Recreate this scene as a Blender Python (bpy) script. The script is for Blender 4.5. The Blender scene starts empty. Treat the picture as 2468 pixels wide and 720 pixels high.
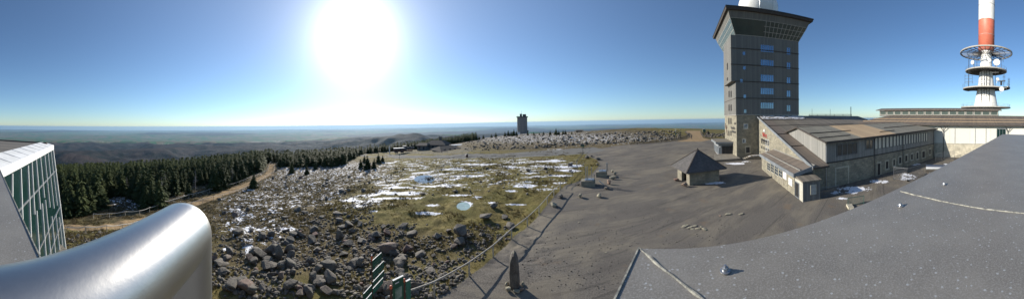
import bpy, bmesh, math, random
import numpy as np
from mathutils import Vector, Matrix
random.seed(7); rng = np.random.default_rng(11)
C = bpy.context.scene.collection
SC = bpy.context.scene
# ---------------------------------------------------------------- camera model (cylindrical panorama)
F = 550.0; CX = 1234.0; CY = 295.0; ROLL = 10.5/550; EYE = 10.0
CR, SR = math.cos(ROLL), math.sin(ROLL)
def ray(x, y):
    p = (x-CX)/F; a, b, c = math.sin(p), math.cos(p), (CY-y)/F
    return (a*CR+c*SR, b, -a*SR+c*CR)
def atz(x, y, z=0.0):
    r = ray(x, y); t = (z-EYE)/r[2]
    return Vector((r[0]*t, r[1]*t, z))
def atd(x, y, d):
    r = ray(x, y); t = d/math.hypot(r[0], r[1])
    return Vector((r[0]*t, r[1]*t, EYE+r[2]*t))
def project(X, Y, Z):
    Z = Z-EYE
    a = X*CR-Z*SR; c = X*SR+Z*CR
    h = np.hypot(a, Y)
    return CX+F*np.arctan2(a, Y), CY-F*c/np.maximum(h, 1e-6)
SUN_AZ = math.radians(-39.0); SUN_EL = math.radians(21.5)
SUNV = Vector((math.sin(SUN_AZ)*math.cos(SUN_EL), math.cos(SUN_AZ)*math.cos(SUN_EL), math.sin(SUN_EL)))
# ---------------------------------------------------------------- value noise
def _h(ix, iy, s):
    n = (ix*374761393 + iy*668265263 + s*1442695041) & 0xffffffff
    n = ((n ^ (n >> 13))*1274126177) & 0xffffffff
    n = n ^ (n >> 16)
    return (n & 0xffff)/65535.0
def vnoise(x, y, s=0):
    x = np.asarray(x, float); y = np.asarray(y, float)
    ix = np.floor(x).astype(np.int64); iy = np.floor(y).astype(np.int64)
    fx = x-ix; fy = y-iy; fx = fx*fx*(3-2*fx); fy = fy*fy*(3-2*fy)
    a = _h(ix, iy, s); b = _h(ix+1, iy, s); c = _h(ix, iy+1, s); d = _h(ix+1, iy+1, s)
    return (a*(1-fx)+b*fx)*(1-fy)+(c*(1-fx)+d*fx)*fy
def fbm(x, y, s=0, o=4):
    t = 0; a = 1.0; n = 0
    for k in range(o):
        t = t+a*vnoise(x*2**k, y*2**k, s+k*17); n += a; a *= .5
    return t/n
# ---------------------------------------------------------------- terrain height
DN = [0.01, 15, 25, 40, 60, 90, 130, 180, 250, 400, 700, 1200, 2000, 3000, 5000, 8000, 11000, 15000, 25000, 60000, 130000]
FAR = [-180, -300, -430, -520, -600, -690, -790, -870, -900, -900, -900]
HF = [-180, -300, -430, -480, -480, -520, -600, -700, -860, -900, -900]
TAB = {
 -180: [0, 0, -.5, -1.5, -3, -6, -10, -16, -26, -70],
 -125: [0, 0, -2.8, -7.5, -12, -16, -21, -29, -42, -80],
 -100: [0, 0, -2.6, -6.8, -10, -13.5, -18, -26, -40, -80],
 -80:  [0, 0, -2, -6.2, -8.4, -11.5, -15.5, -22, -38, -78],
 -60:  [0, 0, -1.5, -4.4, -7.5, -9.3, -10.6, -16, -33, -75],
 -45:  [0, 0, -1, -3, -5, -7.5, -10, -15, -30, -70],
 -38:  [0, 0, -.7, -2, -3.6, -6, -8.6, -12.5, -25, -60],
 -30:  [0, 0, -.4, -1.2, -2.4, -4.4, -8, -11, -19, -55],
 -20:  [0, 0, -.2, -.8, -1.8, -3.6, -7, -9.2, -13, -50],
 -10:  [0, 0, 0, -.4, -1.0, -2.8, -4, -5, -7, -40],
 0:    [0, 0, 0, 0, -.6, -1.8, -2, -2, -2.3, -40],
 15:   [0, 0, 0, 0, -.2, -.6, .5, 1.2, -1, -40],
 30:   [0, 0, 0, 0, .2, 1.5, 3.3, 4, 0, -40],
 45:   [0, 0, 0, 0, .3, 1.4, 3.2, 3.2, -2, -40],
 60:   [0, 0, 0, 0, 0, .8, 1.6, 1, -5, -45],
 90:   [0, 0, 0, 0, 0, 0, 0, -1, -8, -50],
 125:  [0, 0, 0, 0, 0, 0, 0, -2, -10, -55],
 180:  [0, 0, -.5, -1.5, -3, -6, -10, -16, -26, -70]}
_pa = np.arange(-180, 181, 1.0)
_ld = np.log(np.array(DN))
_lg = np.linspace(math.log(5), math.log(130000), 400)
_rows = sorted(TAB)
_T = []
for r in _rows:
    w = min(1, max(0, (r+50)/15)) * min(1, max(0, (100-r)/30))
    col = TAB[r] + [a*(1-w)+b*w for a, b in zip(FAR, HF)]
    _T.append(np.interp(_lg, _ld, col))
_T = np.array(_T)
GRID = np.array([[0.0]])
GRID = np.stack([np.interp(_pa, _rows, _T[:, j]) for j in range(len(_lg))], 1)
def _blur(A, ax, k):
    ker = np.hanning(k+2)[1:-1]; ker /= ker.sum()
    pad = [(0, 0), (0, 0)]; pad[ax] = (k//2, k//2)
    A = np.pad(A, pad, mode='edge' if ax else 'wrap')
    return np.apply_along_axis(lambda v: np.convolve(v, ker, 'valid'), ax, A)
GRID = _blur(_blur(GRID, 0, 11), 1, 9)
def flatmask(X, Y):
    d = np.hypot(X, Y); a = np.degrees(np.arctan2(X, Y))
    return 1/(1+np.exp(-(a-6+ (d-25)*.12)/1.5))       # 1 on the plaza side
def HT(X, Y):
    X = np.asarray(X, float); Y = np.asarray(Y, float)
    d = np.hypot(X, Y); a = np.degrees(np.arctan2(X, Y))
    fa = np.clip(a+180, 0, 359.999); fl = np.clip((np.log(np.maximum(d, 5))-_lg[0])/(_lg[1]-_lg[0]), 0, 398.999)
    ia = fa.astype(int); il = fl.astype(int); wa = fa-ia; wl = fl-il
    z = (GRID[ia, il]*(1-wl)+GRID[ia, il+1]*wl)*(1-wa)+(GRID[ia+1, il]*(1-wl)+GRID[ia+1, il+1]*wl)*wa
    # meadow relief
    m = (1-flatmask(X, Y))*np.clip((d-13)/6, 0, 1)*np.clip((420-d)/60, 0, 1)
    far = np.clip((d-85)/30, 0, 1)*np.clip((420-d)/60, 0, 1)*(a > 0)*(a < 42)
    m = np.maximum(m, far)
    z = z + m*((fbm(X/9, Y/9, 3, 4)-.5)*1.1 + (fbm(X/1.5, Y/1.5, 5, 3)-.5)*.5)
    # hills
    k = np.clip((d-1300)/2200, 0, 1)*np.clip((13500-d)/3500, 0, 1)
    r1 = 1-np.abs(2*fbm(X/2600+3.3, Y/2600+1.7, 31, 5)-1)
    r2 = fbm(X/900, Y/900, 41, 4)-.5
    z = z + k*((r1-.72)*520 + r2*110)
    k2 = np.clip((d-13000)/9000, 0, 1)
    z = z + k2*(fbm(X/9000+5, Y/9000+2, 51, 4)-.5)*640
    # the wooded hill behind the station
    az = np.radians(-25.0); hx, hy = 4700*math.sin(az), 4700*math.cos(az)
    u = (X-hx)*math.cos(az)-(Y-hy)*math.sin(az); v = (X-hx)*math.sin(az)+(Y-hy)*math.cos(az)
    z = z + 215*np.exp(-((u/np.where(u > 0, 520, 1000))**2+(v/800)**2))
    return z - d*d/(2*7.36e6)
_d0 = np.exp(np.linspace(math.log(4), math.log(340), 80))
def gr(x, y):
    r = ray(x, y); h = math.hypot(r[0], r[1]); r = (r[0]/h, r[1]/h, r[2]/h); dd = _d0
    for it in range(2):
        s = EYE+r[2]*dd-HT(r[0]*dd, r[1]*dd); i = int(np.argmax(s < 0))
        if i == 0:
            if it: i = len(dd)-1
            else: i = int(np.argmin(s)) or 1; d = dd[i]; break
        d = dd[i-1]+(dd[i]-dd[i-1])*min(1, max(0, s[i-1]/(s[i-1]-s[i]+1e-9))); dd = np.linspace(dd[i-1], dd[i], 16)
    X = float(r[0]*d); Y = float(r[1]*d); return Vector((X, Y, float(HT(X, Y))))
def gr_many(xs, ys):
    r = np.array([ray(x, y) for x, y in zip(xs, ys)]); r = r/np.hypot(r[:, 0], r[:, 1])[:, None]
    dd = np.broadcast_to(_d0, (len(xs), len(_d0))).copy(); k = np.arange(len(xs))
    for it in range(2):
        s = EYE+r[:, 2:3]*dd-HT(r[:, 0:1]*dd, r[:, 1:2]*dd); i = np.argmax(s < 0, 1); i = np.where(i == 0, np.argmin(s, 1), i); i = np.maximum(i, 1)
        a, b = dd[k, i-1], dd[k, i]; sa, sb = s[k, i-1], s[k, i]; d = a+(b-a)*np.clip(sa/(sa-sb+1e-9), 0, 1); dd = a[:, None]+(b-a)[:, None]*np.linspace(0, 1, 16)
    X, Y = r[:, 0]*d, r[:, 1]*d; Z = HT(X, Y); return [Vector(v) for v in zip(X.tolist(), Y.tolist(), Z.tolist())]
def nearpath(x, y, pts):
    m = 1e9
    for (ax, ay), (bx, by) in zip(pts, pts[1:]):
        dx, dy = bx-ax, by-ay; t = min(1, max(0, ((x-ax)*dx+(y-ay)*dy)/(dx*dx+dy*dy))); m = min(m, math.hypot(x-ax-t*dx, y-ay-t*dy))
    return m
def inside(x, y, pts):
    r = False; n = len(pts)
    for i in range(n):
        x1, y1 = pts[i]; x2, y2 = pts[(i+1) % n]
        if (y1 > y) != (y2 > y) and x < (x2-x1)*(y-y1)/(y2-y1)+x1: r = not r
    return r
def gz(X, Y): return float(HT(X, Y))
# ---------------------------------------------------------------- materials
def nodes(m):
    m.use_nodes = True; nt = m.node_tree; nt.nodes.clear()
    o = nt.nodes.new('ShaderNodeOutputMaterial'); b = nt.nodes.new('ShaderNodeBsdfPrincipled')
    nt.links.new(b.outputs[0], o.inputs[0]); return nt, b
def N(nt, t, **kw):
    n = nt.nodes.new(t)
    for k, v in kw.items():
        if isinstance(k, str) and hasattr(n, k): setattr(n, k, v)
    return n
def setin(nt, n, **kw):
    for k, v in kw.items():
        k = k.replace('_', ' ')
        if hasattr(v, 'node'): nt.links.new(v, n.inputs[k])
        else: n.inputs[k].default_value = v
def math_(nt, op, a, b=0.0, clamp=False):
    n = nt.nodes.new('ShaderNodeMath'); n.operation = op; n.use_clamp = clamp
    for i, v in enumerate((a, b)):
        if hasattr(v, 'node'): nt.links.new(v, n.inputs[i])
        else: n.inputs[i].default_value = v
    return n.outputs[0]
def mixc(nt, f, a, b, mode='MIX'):
    n = nt.nodes.new('ShaderNodeMix'); n.data_type = 'RGBA'; n.blend_type = mode
    for i, v in ((0, f), (6, a), (7, b)):
        if hasattr(v, 'node'): nt.links.new(v, n.inputs[i])
        else: n.inputs[i].default_value = (v if i == 0 else (*v, 1) if len(v) == 3 else v)
    return n.outputs[2]
def ramp(nt, f, lo, hi):
    n = nt.nodes.new('ShaderNodeMapRange'); n.interpolation_type = 'SMOOTHSTEP'
    nt.links.new(f, n.inputs[0]); n.inputs[1].default_value = lo; n.inputs[2].default_value = hi
    return n.outputs[0]
def noise(nt, vec, scale, detail=5, rough=.6, dist=0):
    n = nt.nodes.new('ShaderNodeTexNoise'); n.inputs['Scale'].default_value = scale
    n.inputs['Detail'].default_value = detail; n.inputs['Roughness'].default_value = rough
    n.inputs['Distortion'].default_value = dist
    if vec is not None: nt.links.new(vec, n.inputs['Vector'])
    return n.outputs[0]
def coords(nt, kind='Object'):
    if kind == 'World':
        return nt.nodes.new('ShaderNodeNewGeometry').outputs['Position']
    return nt.nodes.new('ShaderNodeTexCoord').outputs[kind]
def scalev(nt, v, s):
    m = nt.nodes.new('ShaderNodeMapping'); nt.links.new(v, m.inputs[0]); m.inputs['Scale'].default_value = s
    return m.outputs[0]
def bump(nt, b, h, dist=.02, strength=.6):
    n = nt.nodes.new('ShaderNodeBump'); n.inputs['Distance'].default_value = dist
    n.inputs['Strength'].default_value = strength
    nt.links.new(h, n.inputs['Height']); nt.links.new(n.outputs[0], b.inputs['Normal'])
def simple(name, c1, c2=None, scale=3, rough=.8, metal=0, bd=0, kind='World', rnd=0):
    m = bpy.data.materials.new(name); nt, b = nodes(m)
    c2 = c2 or tuple(x*.6 for x in c1)
    v = coords(nt, kind); f = noise(nt, v, scale, 6, .65)
    f = ramp(nt, f, .3, .7)
    col = mixc(nt, f, c2, c1)
    if rnd:
        oi = nt.nodes.new('ShaderNodeObjectInfo')
        k = math_(nt, 'ADD', math_(nt, 'MULTIPLY', oi.outputs['Random'], rnd), 1-rnd/2)
        cc = nt.nodes.new('ShaderNodeCombineColor')
        for i in range(3): nt.links.new(k, cc.inputs[i])
        col = mixc(nt, 1.0, col, cc.outputs[0], 'MULTIPLY')
    nt.links.new(col, b.inputs['Base Color'])
    b.inputs['Roughness'].default_value = rough; b.inputs['Metallic'].default_value = metal
    if bd: bump(nt, b, noise(nt, v, scale*4, 6, .7), bd)
    return m
def boards(name, c1, c2, w=.22, rough=.8, seam=.1, metal=0, dark=.35, across=0, wa=4.0):
    """vertical boards / standing seams along the face's own horizontal direction (UV in metres)"""
    m = bpy.data.materials.new(name); nt, b = nodes(m)
    uv = coords(nt, 'UV'); sp = nt.nodes.new('ShaderNodeSeparateXYZ'); nt.links.new(uv, sp.inputs[0])
    u = math_(nt, 'DIVIDE', sp.outputs[0], w)
    fl = math_(nt, 'FLOOR', u); fr = math_(nt, 'FRACT', u)
    wn = nt.nodes.new('ShaderNodeTexWhiteNoise'); wn.noise_dimensions = '1D'; nt.links.new(fl, wn.inputs['W'])
    st = noise(nt, scalev(nt, uv, (6, .5, 1)), 1.5, 6, .7)
    f = math_(nt, 'ADD', math_(nt, 'MULTIPLY', wn.outputs[0], .5), math_(nt, 'MULTIPLY', st, .6))
    col = mixc(nt, ramp(nt, f, .2, .85), c2, c1)
    s = math_(nt, 'LESS_THAN', fr, seam)
    if across:
        fv = math_(nt, 'FRACT', math_(nt, 'DIVIDE', sp.outputs[1], wa))
        s = math_(nt, 'MAXIMUM', s, math_(nt, 'LESS_THAN', fv, across))
    col = mixc(nt, math_(nt, 'MULTIPLY', s, 1-dark), col, tuple(x*.3 for x in c2))
    nt.links.new(col, b.inputs['Base Color']); b.inputs['Roughness'].default_value = rough
    b.inputs['Metallic'].default_value = metal
    h = math_(nt, 'SUBTRACT', math_(nt, 'MULTIPLY', st, .3), s)
    bump(nt, b, h, .03, .7)
    return m
def masonry(name, c1, c2, mortar, w=.6, h=.3, rough=.9):
    m = bpy.data.materials.new(name); nt, b = nodes(m)
    uv = coords(nt, 'UV')
    nz = nt.nodes.new('ShaderNodeTexNoise'); nt.links.new(uv, nz.inputs['Vector']); nz.inputs['Scale'].default_value = 1.3
    off = nt.nodes.new('ShaderNodeVectorMath'); off.operation = 'MULTIPLY_ADD'
    nt.links.new(nz.outputs[1], off.inputs[0]); off.inputs[1].default_value = (.22, .16, 0); nt.links.new(uv, off.inputs[2])
    br = nt.nodes.new('ShaderNodeTexBrick'); nt.links.new(off.outputs[0], br.inputs['Vector'])
    br.inputs['Scale'].default_value = 1; br.inputs['Brick Width'].default_value = w; br.inputs['Row Height'].default_value = h
    br.inputs['Mortar Size'].default_value = .018; br.inputs['Mortar Smooth'].default_value = .6
    br.inputs['Color1'].default_value = (*c1, 1); br.inputs['Color2'].default_value = (*c2, 1); br.inputs['Mortar'].default_value = (*mortar, 1)
    br.offset_frequency = 2; br.squash = .75; br.squash_frequency = 3
    f = noise(nt, uv, .8, 7, .75); g = noise(nt, uv, 9, 5, .8)
    col = mixc(nt, ramp(nt, f, .35, .7), br.outputs[0], mixc(nt, .45, br.outputs[0], (.05, .05, .04)))
    col = mixc(nt, .5, col, mixc(nt, g, (.25, .25, .25), (.95, .95, .95)), 'OVERLAY')
    nt.links.new(col, b.inputs['Base Color']); b.inputs['Roughness'].default_value = rough
    hh = math_(nt, 'SUBTRACT', math_(nt, 'MULTIPLY', g, .4), br.outputs['Fac'])
    bump(nt, b, hh, .05, .9)
    return m
def glass(name, c, rough=.08, metal=0, ior=1.6):
    m = bpy.data.materials.new(name); nt, b = nodes(m)
    v = coords(nt, 'World'); f = noise(nt, v, .6, 4, .5)
    nt.links.new(mixc(nt, f, c, tuple(x*.5 for x in c)), b.inputs['Base Color'])
    b.inputs['Roughness'].default_value = rough
    b.inputs['IOR'].default_value = ior; b.inputs['Metallic'].default_value = metal
    bump(nt, b, noise(nt, v, 1.1, 2, .5), .02, .25)
    return m
M = {}
M['stone'] = masonry('rubble_masonry', (.35, .315, .225), (.245, .22, .165), (.18, .165, .13))
M['stone_dark'] = masonry('dark_granite_masonry', (.30, .26, .20), (.20, .18, .145), (.24, .22, .18))
M['stone_pale'] = masonry('pale_granite_masonry', (.55, .50, .38), (.45, .41, .31), (.5, .48, .4), .9, .35)
M['clad'] = boards('grey_profiled_cladding', (.185, .175, .15), (.13, .125, .108), .30, .65, .16, .0)
M['timber'] = boards('weathered_grey_boards', (.30, .29, .26), (.20, .195, .175), .2, .85, .1)
M['timber_dark'] = boards('dark_grey_boards', (.20, .20, .19), (.13, .13, .125), .2, .8, .12)
M['timber_blue'] = boards('blue_grey_fascia_boards', (.21, .225, .235), (.15, .165, .175), 1.4, .7, .03)
M['roof'] = boards('brown_grey_roof_sheets', (.225, .195, .15), (.155, .135, .105), .62, .75, .07, 0, .2, .015, 3.2)
M['roof_grey'] = boards('grey_brown_roof_sheets', (.27, .25, .19), (.19, .175, .135), .62, .75, .06, 0, .2, .015, 3.2)
M['roof_tan'] = boards('new_tan_roof_boards', (.52, .38, .22), (.42, .30, .18), .62, .8, .04, 0, .5, .02, 1.1)
M['roof_rib'] = boards('ribbed_brown_roof', (.20, .16, .12), (.13, .11, .09), .35, .7, .3, 0, .2)
M['shingle'] = masonry('wooden_shingles', (.16, .145, .135), (.11, .10, .095), (.03, .03, .03), .28, .2)
M['dark'] = simple('dark_interior', (.02, .02, .02), rough=.6)
M['darkwood'] = simple('dark_stained_trim', (.07, .055, .045), (.04, .035, .03), 4, .8)
M['glass'] = glass('window_glass', (.03, .05, .07), .05)
M['glass_green'] = glass('green_facade_glass', (.012, .035, .032), .08, 0, 1.33)
M['glass_cab'] = glass('viewing_room_glass', (.07, .09, .075), .12)
M['white'] = simple('white_painted_metal', (.78, .78, .76), (.66, .66, .63), 2, .5)
M['white_shell'] = simple('white_grp_shell', (.80, .79, .74), (.72, .70, .64), .5, .45)
M['red_shell'] = simple('faded_red_band', (.68, .20, .12), (.60, .15, .09), .5, .5)
M['cream'] = boards('pale_plaster_panels', (.60, .59, .52), (.55, .54, .47), 5.2, .7, .006)
M['concrete'] = simple('concrete', (.45, .43, .38), (.33, .31, .27), 1.5, .85, 0, .01)
M['steel'] = simple('galvanised_steel', (.45, .46, .47), (.35, .36, .37), 6, .35, .8)
M['steel_dark'] = simple('dark_steel', (.10, .10, .10), (.06, .06, .06), 4, .5, .5)
M['wood_pole'] = simple('greyed_wood_rail', (.50, .46, .38), (.36, .32, .26), 5, .8)
M['green'] = simple('green_enamel', (.02, .11, .065), (.012, .075, .045), 3, .6)
M['green_light'] = simple('pale_green_enamel', (.035, .19, .13), (.03, .14, .10), 3, .45)
M['redcap'] = simple('orange_red_cap', (.75, .16, .06), (.65, .12, .05), 3, .5)
M['rust'] = simple('rusty_brown_post', (.13, .06, .04), (.08, .04, .03), 8, .8)
M['sign_white'] = simple('white_lettering', (.75, .77, .74), (.7, .7, .68), 5, .6)
M['sign_grey'] = simple('map_panel_print', (.36, .42, .36), (.06, .17, .12), 2.6, .5)
M['letter_dark'] = simple('dark_lettering', (.05, .05, .06), rough=.6)
M['letter_red'] = simple('red_lettering', (.55, .03, .03), rough=.6)
M['trunk'] = simple('spruce_bark', (.09, .07, .055), (.05, .04, .03), 6, .95)
M['cloth'] = simple('dark_jacket', (.03, .035, .05), rough=.9)
M['skin'] = simple('skin', (.5, .32, .24), rough=.6)
M['jeans'] = simple('dark_trousers', (.04, .045, .06), rough=.9)
def m_rock(name, a, b2, lich):
    m = bpy.data.materials.new(name); nt, b = nodes(m)
    v = coords(nt, 'World'); oi = nt.nodes.new('ShaderNodeObjectInfo')
    f = noise(nt, v, 2.2, 8, .72)
    col = mixc(nt, ramp(nt, f, .3, .7), b2, a)
    col = mixc(nt, math_(nt, 'MULTIPLY', ramp(nt, oi.outputs['Random'], .85, .95), .6), col, (.24, .12, .09))
    g = noise(nt, v, 5, 6, .8)
    ge = nt.nodes.new('ShaderNodeNewGeometry'); sp = nt.nodes.new('ShaderNodeSeparateXYZ'); nt.links.new(ge.outputs['Normal'], sp.inputs[0])
    lf = math_(nt, 'MULTIPLY', ramp(nt, g, .52, .66), ramp(nt, sp.outputs[2], .1, .8))
    col = mixc(nt, math_(nt, 'MULTIPLY', lf, .7), col, lich)
    nt.links.new(col, b.inputs['Base Color']); b.inputs['Roughness'].default_value = .92
    bump(nt, b, noise(nt, v, 7, 8, .75), .09, .9)
    return m
M['rock'] = m_rock('granite_boulder', (.20, .175, .14), (.085, .072, .06), (.25, .24, .155))
M['rock_pale'] = m_rock('pale_granite', (.40, .36, .26), (.27, .24, .17), (.42, .40, .24))
def m_foliage(name, a, b2):
    m = bpy.data.materials.new(name); nt, b = nodes(m)
    oi = nt.nodes.new('ShaderNodeObjectInfo'); v = coords(nt, 'World')
    f = noise(nt, v, .7, 5, .7); g = noise(nt, v, 6, 3, .6)
    k = math_(nt, 'ADD', math_(nt, 'MULTIPLY', f, .5), math_(nt, 'MULTIPLY', g, .5))
    k = math_(nt, 'ADD', k, math_(nt, 'MULTIPLY', oi.outputs['Random'], .2))
    nt.links.new(mixc(nt, ramp(nt, k, .4, .75), b2, a), b.inputs['Base Color'])
    b.inputs['Roughness'].default_value = .8
    b.inputs['Specular IOR Level'].default_value = .1
    tr = nt.nodes.new('ShaderNodeBsdfTranslucent'); tr.inputs[0].default_value = (a[0]*1.4, a[1]*1.5, a[2]*.8, 1)
    mx = nt.nodes.new('ShaderNodeMixShader'); mx.inputs[0].default_value = .22
    nt.links.new(b.outputs[0], mx.inputs[1]); nt.links.new(tr.outputs[0], mx.inputs[2])
    nt.links.new(mx.outputs[0], [n for n in nt.nodes if n.type == 'OUTPUT_MATERIAL'][0].inputs[0])
    return m
M['spruce'] = m_foliage('spruce_needles', (.068, .083, .03), (.025, .038, .016))
M['heather'] = m_foliage('dry_heather', (.14, .105, .055), (.07, .055, .035))
M['tuft'] = m_foliage('dry_grass_tufts', (.26, .20, .085), (.14, .12, .05))

# ground material: colour decided by what the ground is there (attributes) plus noise
def m_ground():
    m = bpy.data.materials.new('mountain_ground'); nt, b = nodes(m)
    P = coords(nt, 'World')
    def at(n):
        a = nt.nodes.new('ShaderNodeAttribute'); a.attribute_name = n; return a.outputs['Fac']
    n1 = noise(nt, P, .22, 6, .65); n2 = noise(nt, P, 1.6, 7, .7); n3 = noise(nt, P, 9, 5, .75); n4 = noise(nt, P, 34, 3, .7)
    grass = mixc(nt, ramp(nt, n2, .35, .68), (.095, .08, .03), (.27, .215, .08))
    grass = mixc(nt, ramp(nt, n1, .42, .6), grass, mixc(nt, n3, (.105, .095, .032), (.24, .205, .07)))
    heath = mixc(nt, ramp(nt, n3, .38, .62), (.040, .032, .024), (.17, .13, .075))
    heath = mixc(nt, ramp(nt, n2, .4, .7), heath, (.21, .17, .08))
    col = mixc(nt, ramp(nt, math_(nt, 'ADD', at('heath'), math_(nt, 'MULTIPLY', math_(nt, 'SUBTRACT', n2, .5), .9)), .3, .7), grass, heath)
    # gravel
    vo = nt.nodes.new('ShaderNodeTexVoronoi'); nt.links.new(P, vo.inputs['Vector']); vo.inputs['Scale'].default_value = 7
    n5 = noise(nt, P, 11, 4, .8)
    gv = mixc(nt, ramp(nt, math_(nt, 'ADD', math_(nt, 'MULTIPLY', n4, .5), math_(nt, 'MULTIPLY', n5, .5)), .38, .62), (.07, .064, .057), (.25, .225, .19))
    tr1 = noise(nt, scalev(nt, P, (.05, 1.3, 1)), 1.0, 4, .6, 1.2); gv = mixc(nt, math_(nt, 'MULTIPLY', ramp(nt, tr1, .54, .64), .5), gv, (.07, .065, .06))
    st = noise(nt, scalev(nt, P, (.12, .35, 1)), 1.0, 6, .7, .6)
    gv = mixc(nt, math_(nt, 'MULTIPLY', ramp(nt, st, .42, .68), .75), gv, (.27, .235, .175))
    gv = mixc(nt, math_(nt, 'MULTIPLY', ramp(nt, n1, .5, .66), .5), gv, (.12, .108, .095))
    rs = noise(nt, P, .35, 5, .6)
    gv = mixc(nt, math_(nt, 'MULTIPLY', ramp(nt, rs, .60, .72), .5), gv, (.22, .155, .10))
    pe = math_(nt, 'MULTIPLY', math_(nt, 'LESS_THAN', vo.outputs['Distance'], .16), ramp(nt, n2, .52, .7))
    gv = mixc(nt, math_(nt, 'MULTIPLY', pe, .8), gv, (.38, .35, .31))
    edge = math_(nt, 'MULTIPLY', math_(nt, 'SUBTRACT', n3, .5), .5)
    def m2(a, lo=.38, hi=.62): return ramp(nt, math_(nt, 'ADD', a, edge), lo, hi)
    col = mixc(nt, m2(at('gravel')), col, gv)
    asph = mixc(nt, n2, (.14, .137, .126), (.215, .208, .188))
    col = mixc(nt, m2(at('road')), col, asph)
    dirt = mixc(nt, ramp(nt, n2, .3, .7), (.26, .18, .095), (.42, .30, .17))
    col = mixc(nt, m2(at('dirt')), col, dirt)
    # snow
    sv = scalev(nt, P, (.5, 1.1, 1)); sv.node.inputs['Rotation'].default_value = (0, 0, math.radians(-14))
    s1 = noise(nt, sv, .42, 6, .62, .5); s2 = noise(nt, P, 2.3, 6, .7); s3 = noise(nt, scalev(nt, P, (.8, 1.1, 1)), 1.25, 7, .68, .3)
    sn = math_(nt, 'ADD', math_(nt, 'MULTIPLY', s1, .58), math_(nt, 'MULTIPLY', s2, .42))
    hk = ramp(nt, at('heath'), .35, .75); sn = math_(nt, 'ADD', math_(nt, 'MULTIPLY', sn, math_(nt, 'SUBTRACT', 1.0, hk)), math_(nt, 'MULTIPLY', s3, hk))
    sn = math_(nt, 'ADD', sn, at('snow'))
    sm = ramp(nt, sn, .99, 1.012)
    col = mixc(nt, sm, col, (.86, .87, .90))
    # distant country
    pf = scalev(nt, P, (.0014, .0021, 0)); vf = nt.nodes.new('ShaderNodeTexVoronoi'); nt.links.new(pf, vf.inputs['Vector']); vf.inputs['Scale'].default_value = 1
    sp = nt.nodes.new('ShaderNodeSeparateColor'); nt.links.new(vf.outputs['Color'], sp.inputs[0])
    fld = mixc(nt, ramp(nt, sp.outputs[0], .3, .7), (.022, .10, .02), (.125, .105, .045))
    fld = mixc(nt, ramp(nt, sp.outputs[1], .75, .9), fld, (.15, .12, .075))
    fn = noise(nt, P, .0004, 6, .6); wn = noise(nt, P, .0011, 10, .75)
    wood = mixc(nt, ramp(nt, wn, .45, .57), (.006, .012, .011), (.048, .034, .029))
    wood = mixc(nt, ramp(nt, noise(nt, P, .007, 6, .75), .42, .6), wood, mixc(nt, .5, wood, (.06, .046, .04)))
    ff = ramp(nt, math_(nt, 'ADD', at('fields'), math_(nt, 'MULTIPLY', math_(nt, 'SUBTRACT', fn, .5), 1.5)), .35, .65)
    ctry = mixc(nt, ff, wood, fld)
    vt = nt.nodes.new('ShaderNodeTexVoronoi'); nt.links.new(P, vt.inputs['Vector']); vt.inputs['Scale'].default_value = .02
    tw = math_(nt, 'MULTIPLY', ramp(nt, at('town'), .3, .7), math_(nt, 'LESS_THAN', vt.outputs['Distance'], .4))
    ctry = mixc(nt, tw, ctry, (.55, .5, .46))
    col = mixc(nt, at('far'), col, ctry)
    nt.links.new(col, b.inputs['Base Color'])
    rg = nt.nodes.new('ShaderNodeMapRange'); nt.links.new(sm, rg.inputs[0]); rg.inputs[3].default_value = .93; rg.inputs[4].default_value = .75
    nt.links.new(rg.outputs[0], b.inputs['Roughness']); b.inputs['Specular IOR Level'].default_value = .07
    hh = math_(nt, 'ADD', math_(nt, 'MULTIPLY', n3, .6), math_(nt, 'MULTIPLY', n4, .25))
    hh = math_(nt, 'MULTIPLY', hh, math_(nt, 'SUBTRACT', 1.0, math_(nt, 'MULTIPLY', sm, .8)))
    hh = math_(nt, 'MULTIPLY', hh, math_(nt, 'SUBTRACT', 1.25, at('gravel')))
    hh = math_(nt, 'ADD', hh, math_(nt, 'MULTIPLY', sm, .5))
    hh = math_(nt, 'ADD', math_(nt, 'MULTIPLY', hh, math_(nt, 'SUBTRACT', 1.0, at('far'))), math_(nt, 'MULTIPLY', math_(nt, 'MULTIPLY', at('far'), noise(nt, P, .016, 5, .8)), 170.0))
    bump(nt, b, hh, .16, .8)
    return m
M['ground'] = m_ground()
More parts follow.
